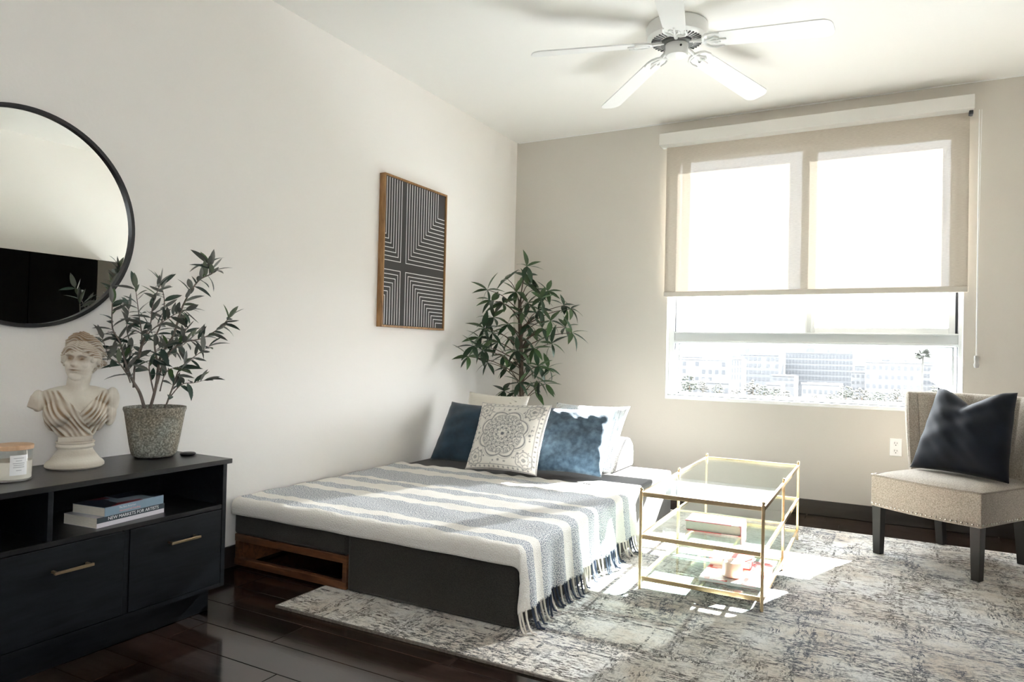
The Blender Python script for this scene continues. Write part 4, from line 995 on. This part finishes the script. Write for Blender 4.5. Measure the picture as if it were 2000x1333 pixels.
# hair: parted waves, diadem, knot
rh = random.Random(5)
for sx in (-1, 1):
    for k in range(5):
        a = k/4
        hT([(sx*.004, -.058+.012*a, .050+.012*a), (sx*.022, -.056+.014*a, .043+.012*a), (sx*.040, -.040+.016*a, .030+.010*a), (sx*.053, -.020+.016*a, .010+.006*a), (sx*.058, .004+.014*a, -.012), (sx*.050, .030, -.022)], [.008, .0095, .0095, .0095, .009, .007], 8)
    for k in range(4): hE((sx*(.046+rh.uniform(0, .008)), -.016+rh.uniform(-.018, .03), .012-.010*k+rh.uniform(-.004, .004)), (.010, .011, .010), 10)
hT([(-.056, .020, .040), (-.046, -.010, .066), (-.024, -.026, .084), (0, -.032, .092), (.024, -.026, .084), (.046, -.010, .066), (.056, .020, .040)], [.008, .012, .015, .017, .015, .012, .008], 10)
hE((0, .074, -.004), (.030, .026, .028), 18)
for k in range(9): hE((rh.uniform(-.045, .050), .05+rh.uniform(-.02, .025), rh.uniform(-.03, .06)), (.014, .014, .012), 10)
bm_o = mb.build('figure', 'plaster', bt)
md = bm_o.modifiers.new('fuse', 'REMESH'); md.mode = 'VOXEL'; md.voxel_size = .0026
ms = bm_o.modifiers.new('soften', 'SMOOTH'); ms.factor = .5; ms.iterations = 2
# local (unplaced) coordinates for sculpting
bm_o.parent = None
dg = bpy.context.evaluated_depsgraph_get(); me2 = bpy.data.meshes.new_from_object(bm_o.evaluated_get(dg))
bm_o.modifiers.clear(); bm_o.data = me2; bm_o.parent = bt
nvb = len(me2.vertices); co = np.zeros(nvb*3, np.float32); me2.vertices.foreach_get('co', co); co = co.reshape(-1, 3) + np.array(OFF[bt.name])*0
OFFB = np.array(OFF[bt.name]); co = co + OFFB          # mesh was stored relative to the base; the sculpt frame is unplaced coordinates
no = np.zeros(nvb*3, np.float32); me2.vertex_normals.foreach_get('vector', no); no = no.reshape(-1, 3)
x, y, z = co.T
HI = np.array(HM.inverted()); hp = (HI[:3, :3] @ co.T).T + HI[:3, 3]; hx, hyy, hz_ = hp.T
disp = np.zeros(nvb); stain = np.zeros(nvb)
def G(a, s): return np.exp(-(a/s)**2)
face = (hyy < -.02) & (z > .32)
for sx in (-1, 1):
    e = np.hypot((hx-sx*.0205)/1.35, hz_-.000); disp -= face*.0078*G(e, .0100); disp += face*.0052*G(np.hypot((hx-sx*.0205)/1.5, hz_+.0005), .0056)
    disp -= face*.0022*G(hz_-.0062, .0012)*G(hx-sx*.0205, .011)
    disp -= face*.0016*G(hz_+.0045, .0014)*G(hx-sx*.0205, .010)
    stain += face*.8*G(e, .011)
    disp -= face*.0022*G(np.hypot(hx-sx*.016, hz_+.022), .006)
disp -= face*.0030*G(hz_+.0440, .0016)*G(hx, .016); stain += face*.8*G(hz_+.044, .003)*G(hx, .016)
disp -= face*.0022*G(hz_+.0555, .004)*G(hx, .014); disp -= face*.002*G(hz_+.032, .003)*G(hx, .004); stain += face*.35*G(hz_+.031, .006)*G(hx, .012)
hair = (z > .335) & ((hz_ > .028+.35*np.abs(hx)*(-1)) & (hyy < -.005) & (hz_ > .026-.45*np.abs(hx)) | (hyy >= -.005) & (hz_ > -.05))
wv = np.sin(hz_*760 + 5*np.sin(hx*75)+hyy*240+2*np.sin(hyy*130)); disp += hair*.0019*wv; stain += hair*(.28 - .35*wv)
dia = hair & (hz_ > .070); stain += dia*.35
# drapery: two bundles of folds falling from the shoulders and crossing under the bust
tor = (z < .292) & (z > .10) & (hz_ < -.08)
front = y < .05
neck = np.abs(x-.014)*1.05 + .205                     # V of bare skin
cloth_ = tor & ((z < neck + .004) | (np.abs(x) > .088))
s1_ = (x+.030)*.86 + (z-.20)*.55; s2_ = (x-.05)*.92 - (z-.20)*.60
leftb = x < (.014 + (.205-z)*.55)
fo = np.where(leftb, np.sin(s1_*330 + 2.2*np.sin(z*38) + 1.2*np.sin(x*70)), np.sin(s2_*360 + 1.9*np.sin(z*45+1) + 1.3*np.sin(x*80)))
fo = np.sign(fo)*np.abs(fo)**.75*(.65+.35*np.sin(x*55+z*83))
amp = .0036*np.clip((z-.10)/.03, 0, 1)*np.clip((.30-z)/.02, 0, 1)*np.clip((.124-np.abs(x))/.02, .0, 1)
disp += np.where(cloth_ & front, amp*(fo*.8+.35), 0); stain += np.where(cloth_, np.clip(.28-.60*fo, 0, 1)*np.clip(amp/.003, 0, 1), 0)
disp += np.where(tor & front, .0035*G(z-neck, .006)*(np.abs(x) < .09), 0)
cut_ = (np.abs(x) > .132); stain += cut_*.10
co2 = co + no*disp[:, None]
# rough underside where the torso meets the block
n3 = np.array([math.sin(p[0]*71+p[2]*53)+math.sin(p[1]*67-p[2]*91) for p in co])*.5
stain = np.clip(stain*1.2 + .10 + .16*n3, 0, 1)
def patina(s): return np.array([.70, .655, .57])*(1-s[:, None]) + np.array([.29, .195, .115])*s[:, None]
tb_ = np.clip((.335-co2[:, 2])/.03, 0, 1); co2[:, 0] *= 1-.15*tb_; co2[:, 2] *= .922
W4 = np.array(BM); cw = (W4[:3, :3] @ co2.T).T + W4[:3, 3] - OFFB
me2.vertices.foreach_set('co', cw.astype(np.float32).ravel()); me2.update()
me2.polygons.foreach_set('use_smooth', [True]*len(me2.polygons))
if not me2.materials: me2.materials.append(MT['plaster'])
paint(bm_o, patina(stain))
for o in (pd, bk):
    p_ = np.array([v.co[:] for v in o.data.vertices]); s_ = .16 + .20*np.sin(p_[:, 2]*150)*np.sin(p_[:, 0]*23) ; paint(o, patina(np.clip(s_, 0, 1)))
OFF[bm_o.name] = OFF[bt.name]

# ------------------------------------------------------------------ the town beyond the window
GZ = -17.
def atD(u, v, D):
    d = pixel_ray(u, v); return cam_loc + d*((D-cam_loc.y)/d.y)
MT['ground'] = mat('pale_ground', (.035, .035, .034), .95, noise=.4, nscale=.05)
gr = struct(MB().box(-900, 900, 30, 1500, GZ-1, GZ).build('ground', 'ground'))
MT['b_white'] = mat('white_stucco', (.099, .099, .100), .9); MT['b_grey'] = mat('pale_grey_cladding', (.077, .0785, .081), .9); MT['b_mid'] = mat('light_concrete', (.082, .082, .083), .9)
MT['b_win'] = mat('window_band', (.066, .068, .071), .8, spec=.05); MT['b_win2'] = mat('window_pale', (.075, .0765, .079), .8, spec=.05); MT['b_roof'] = mat('roof_plant', (.064, .064, .065), .9)
def building(label, u0, u1, vt, D, depth, wallm, cols, rows, wmat, vb=None, wfrac=(.6, .5), roofbits=(), group='buildings beyond the window', skip=.0, seed=0):
    a = atD(u0, vt, D); b_ = atD(u1, vt, D); x0, x1, zt = a.x, b_.x, (a.z+b_.z)/2
    t = thing('building', ((x0+x1)/2, D+depth/2, GZ), label, 'building', group)
    MB().box(x0, x1, D, D+depth, GZ, zt).build('wall', wallm, t)
    zb = atD(u0, vb, D).z if vb else GZ+2
    cw_, rh_ = (x1-x0)/cols, (zt-zb)/rows
    wm = MB().box(-cw_*wfrac[0]/2, cw_*wfrac[0]/2, -.12, .05, -rh_*wfrac[1]/2, rh_*wfrac[1]/2).mesh('window'); wm.materials.append(MT[wmat])
    rr = random.Random(seed)
    for i in range(cols):
        for j in range(rows):
            if rr.random() < skip: continue
            place('window', wm, t, Matrix.Translation((x0+cw_*(i+.5), D, zt-rh_*(j+.55))))
    MB().box(x0-.2, x1+.2, D-.25, D+.2, zt-.1, zt+.5).build('parapet', wallm, t)
    for (f0, f1, hh) in roofbits: MB().box(x0+(x1-x0)*f0, x0+(x1-x0)*f1, D+2, D+6, zt, zt+hh).build('roof_plant', 'b_roof', t)
    return t
building('low white apartment block at the far left of the window view', 1318, 1420, 703, 290, 14, 'b_white', 8, 4, 'b_win', 760, (.5, .55), (), skip=.25, seed=1)
building('narrow bright white tower with slit windows, left in the window view', 1428, 1449, 702, 250, 9, 'b_white', 4, 5, 'b_win2', 770, (.25, .7), ((.0, .9, 1.2),))
building('grey block behind the narrow white tower in the window view', 1446, 1522, 694, 330, 16, 'b_grey', 9, 4, 'b_win2', 745, (.6, .5), ((.1, .22, 3), (.45, .6, 1.5)), skip=.15, seed=2)
building('wide glassy office block with close window rows, centre of the window view', 1534, 1666, 691, 350, 20, 'b_grey', 20, 6, 'b_win', 752, (.62, .62), ((.30, .44, 2.5), (.62, .66, 2.), (.74, .78, 2.6), (.95, .99, 1.5)))
building('white three storey building behind the palm in the window view', 1690, 1800, 709, 300, 18, 'b_white', 9, 3, 'b_win2', 762, (.55, .45), ((.0, .14, 1.2), (.45, .7, 1.)), skip=.1, seed=4)
building('pale stepped building right of the palm in the window view', 1786, 1836, 714, 340, 14, 'b_mid', 6, 4, 'b_win', 765, (.65, .5), ((.3, .8, 1.5),), seed=5)
building('low flat white roofed hall in front of the office block', 1566, 1640, 752, 240, 20, 'b_white', 7, 1, 'b_win2', 775, (.5, .3))
building('small pale house between the grey block and the office block', 1508, 1552, 735, 270, 12, 'b_mid', 4, 2, 'b_win2', 756, (.5, .4))
building('distant long grey row on the horizon right of the office block', 1660, 1700, 716, 420, 10, 'b_grey', 6, 2, 'b_win2', 735, (.6, .4))
building('flat grey warehouse low down at the left of the window view', 1352, 1424, 748, 225, 14, 'b_mid', 6, 1, 'b_win2', 772, (.5, .35), ((.2, .35, 1.),))
building('small white cube house right of the olive tree', 1498, 1526, 752, 215, 9, 'b_white', 3, 1, 'b_win', 772, (.4, .35))
building('grey setback floor on top of the three storey building', 1722, 1772, 704, 322, 8, 'b_grey', 6, 1, 'b_win', 716, (.6, .5), ((.3, .5, 1.2),))
building('far hazy block on the horizon at the left edge of the view', 1332, 1372, 698, 420, 10, 'b_mid', 5, 2, 'b_win2', 720, (.5, .4))
building('narrow pale block between the office block and the horizon row', 1662, 1690, 728, 330, 10, 'b_white', 3, 3, 'b_win2', 765, (.5, .4))
building('low pale shed below the three storey building', 1700, 1768, 768, 215, 12, 'b_white', 5, 1, 'b_win2', 786, (.5, .3))
MT['tree_a'] = mat('dusty_green', (.048, .051, .041), .9, noise=.3, nscale=.6); MT['tree_b'] = mat('dry_olive', (.060, .058, .050), .9, noise=.3, nscale=.6)
def far_tree(u, v, D, hpx, label, m, seed):
    rr = random.Random(seed); top = atD(u, v, D); h_ = top.z - GZ; r_ = hpx*D/1367*.5
    t = thing('street_tree', (top.x, D, GZ), label, 'tree', 'trees beyond the window')
    MB().tube([(top.x, D, GZ), (top.x+.2, D, GZ+h_-r_)], [.3, .15], 8).build('trunk', 'bark_dark', t)
    mb = MB()
    for k in range(70):
        a = rr.uniform(0, 2*pi); q = rr.uniform(.1, 1.)*r_; s_ = rr.uniform(.08, .20)*r_
        mb.ell((top.x+q*math.cos(a), D+q*math.sin(a), top.z-r_+rr.uniform(-.95, .9)*math.sqrt(max(.05, 1-(q/r_)**2))*r_), (s_, s_, s_*.7), 6)
    mb.build('crown', m, t, smooth=180)
for k, (u, v, D, hp_, lb_) in enumerate([(1346, 732, 200, 40, 'tall bushy tree at the left edge of the window view'), (1372, 744, 205, 26, 'shorter tree beside the bushy one, left in the window view'), (1404, 750, 215, 24, 'round tree just left of the narrow white tower'), (1470, 742, 210, 34, 'olive tree in front of the grey block'), (1492, 752, 200, 28, 'low tree right of the olive tree, before the grey block'), (1535, 762, 190, 22, 'low bush left of the flat roofed hall'), (1652, 752, 215, 30, 'tree at the right end of the flat roofed hall'), (1682, 758, 200, 34, 'spreading tree left of the three storey building'), (1716, 764, 195, 30, 'dark low tree before the three storey building'), (1752, 758, 205, 28, 'small tree left of the tall palm'), (1828, 752, 210, 26, 'tree at the far right of the window view'), (1436, 758, 190, 26, 'bush right below the narrow white tower'), (1514, 756, 195, 24, 'pale tree before the small house'), (1590, 770, 180, 20, 'low bush under the middle of the flat roofed hall'), (1625, 768, 180, 22, 'low bush under the right half of the flat roofed hall'), (1738, 772, 175, 24, 'near bush just left of the chair back'), (1700, 774, 170, 22, 'near bush under the spreading tree')]):
    far_tree(u, v, D, hp_, lb_, 'tree_a' if k % 2 == 0 else 'tree_b', k)
# palm
tp = atD(1803, 694, 170)
pm = thing('palm_tree', (tp.x, 170, GZ), 'tall fan palm standing above the roofs in the window view', 'tree')
MB().tube([(tp.x-.4, 170, GZ), (tp.x-.2, 170, (GZ+tp.z)/2), (tp.x, 170, tp.z)], [.30, .24, .22], 8).build('trunk', 'tree_b', pm)
rp = random.Random(2); fr_ = MB()
fan_me = MB(); fan_me.v = [(0, 0, 0)] + [(math.cos(t)*(.75 if i % 2 else 1.05)+.5, math.sin(t)*(.5 if i % 2 else .8), -.25*math.cos(t)**2) for i, t in enumerate(np.linspace(-1.9, 1.9, 17))]; fan_me.f = [(0, i, i+1) for i in range(1, 17)]
fmesh = fan_me.mesh('frond'); fmesh.materials.append(MT['tree_a'])
for i in range(26):
    a = rp.uniform(0, 2*pi); el = rp.uniform(-.8, 1.2); d_ = Vector((math.cos(a)*math.cos(el), math.sin(a)*math.cos(el), math.sin(el)))
    Mx = orient(d_, spin=rp.uniform(-.5, .5)).to_4x4(); Mx.translation = Vector((tp.x, 170, tp.z)) + d_*.35; place('frond', fmesh, pm, Mx)
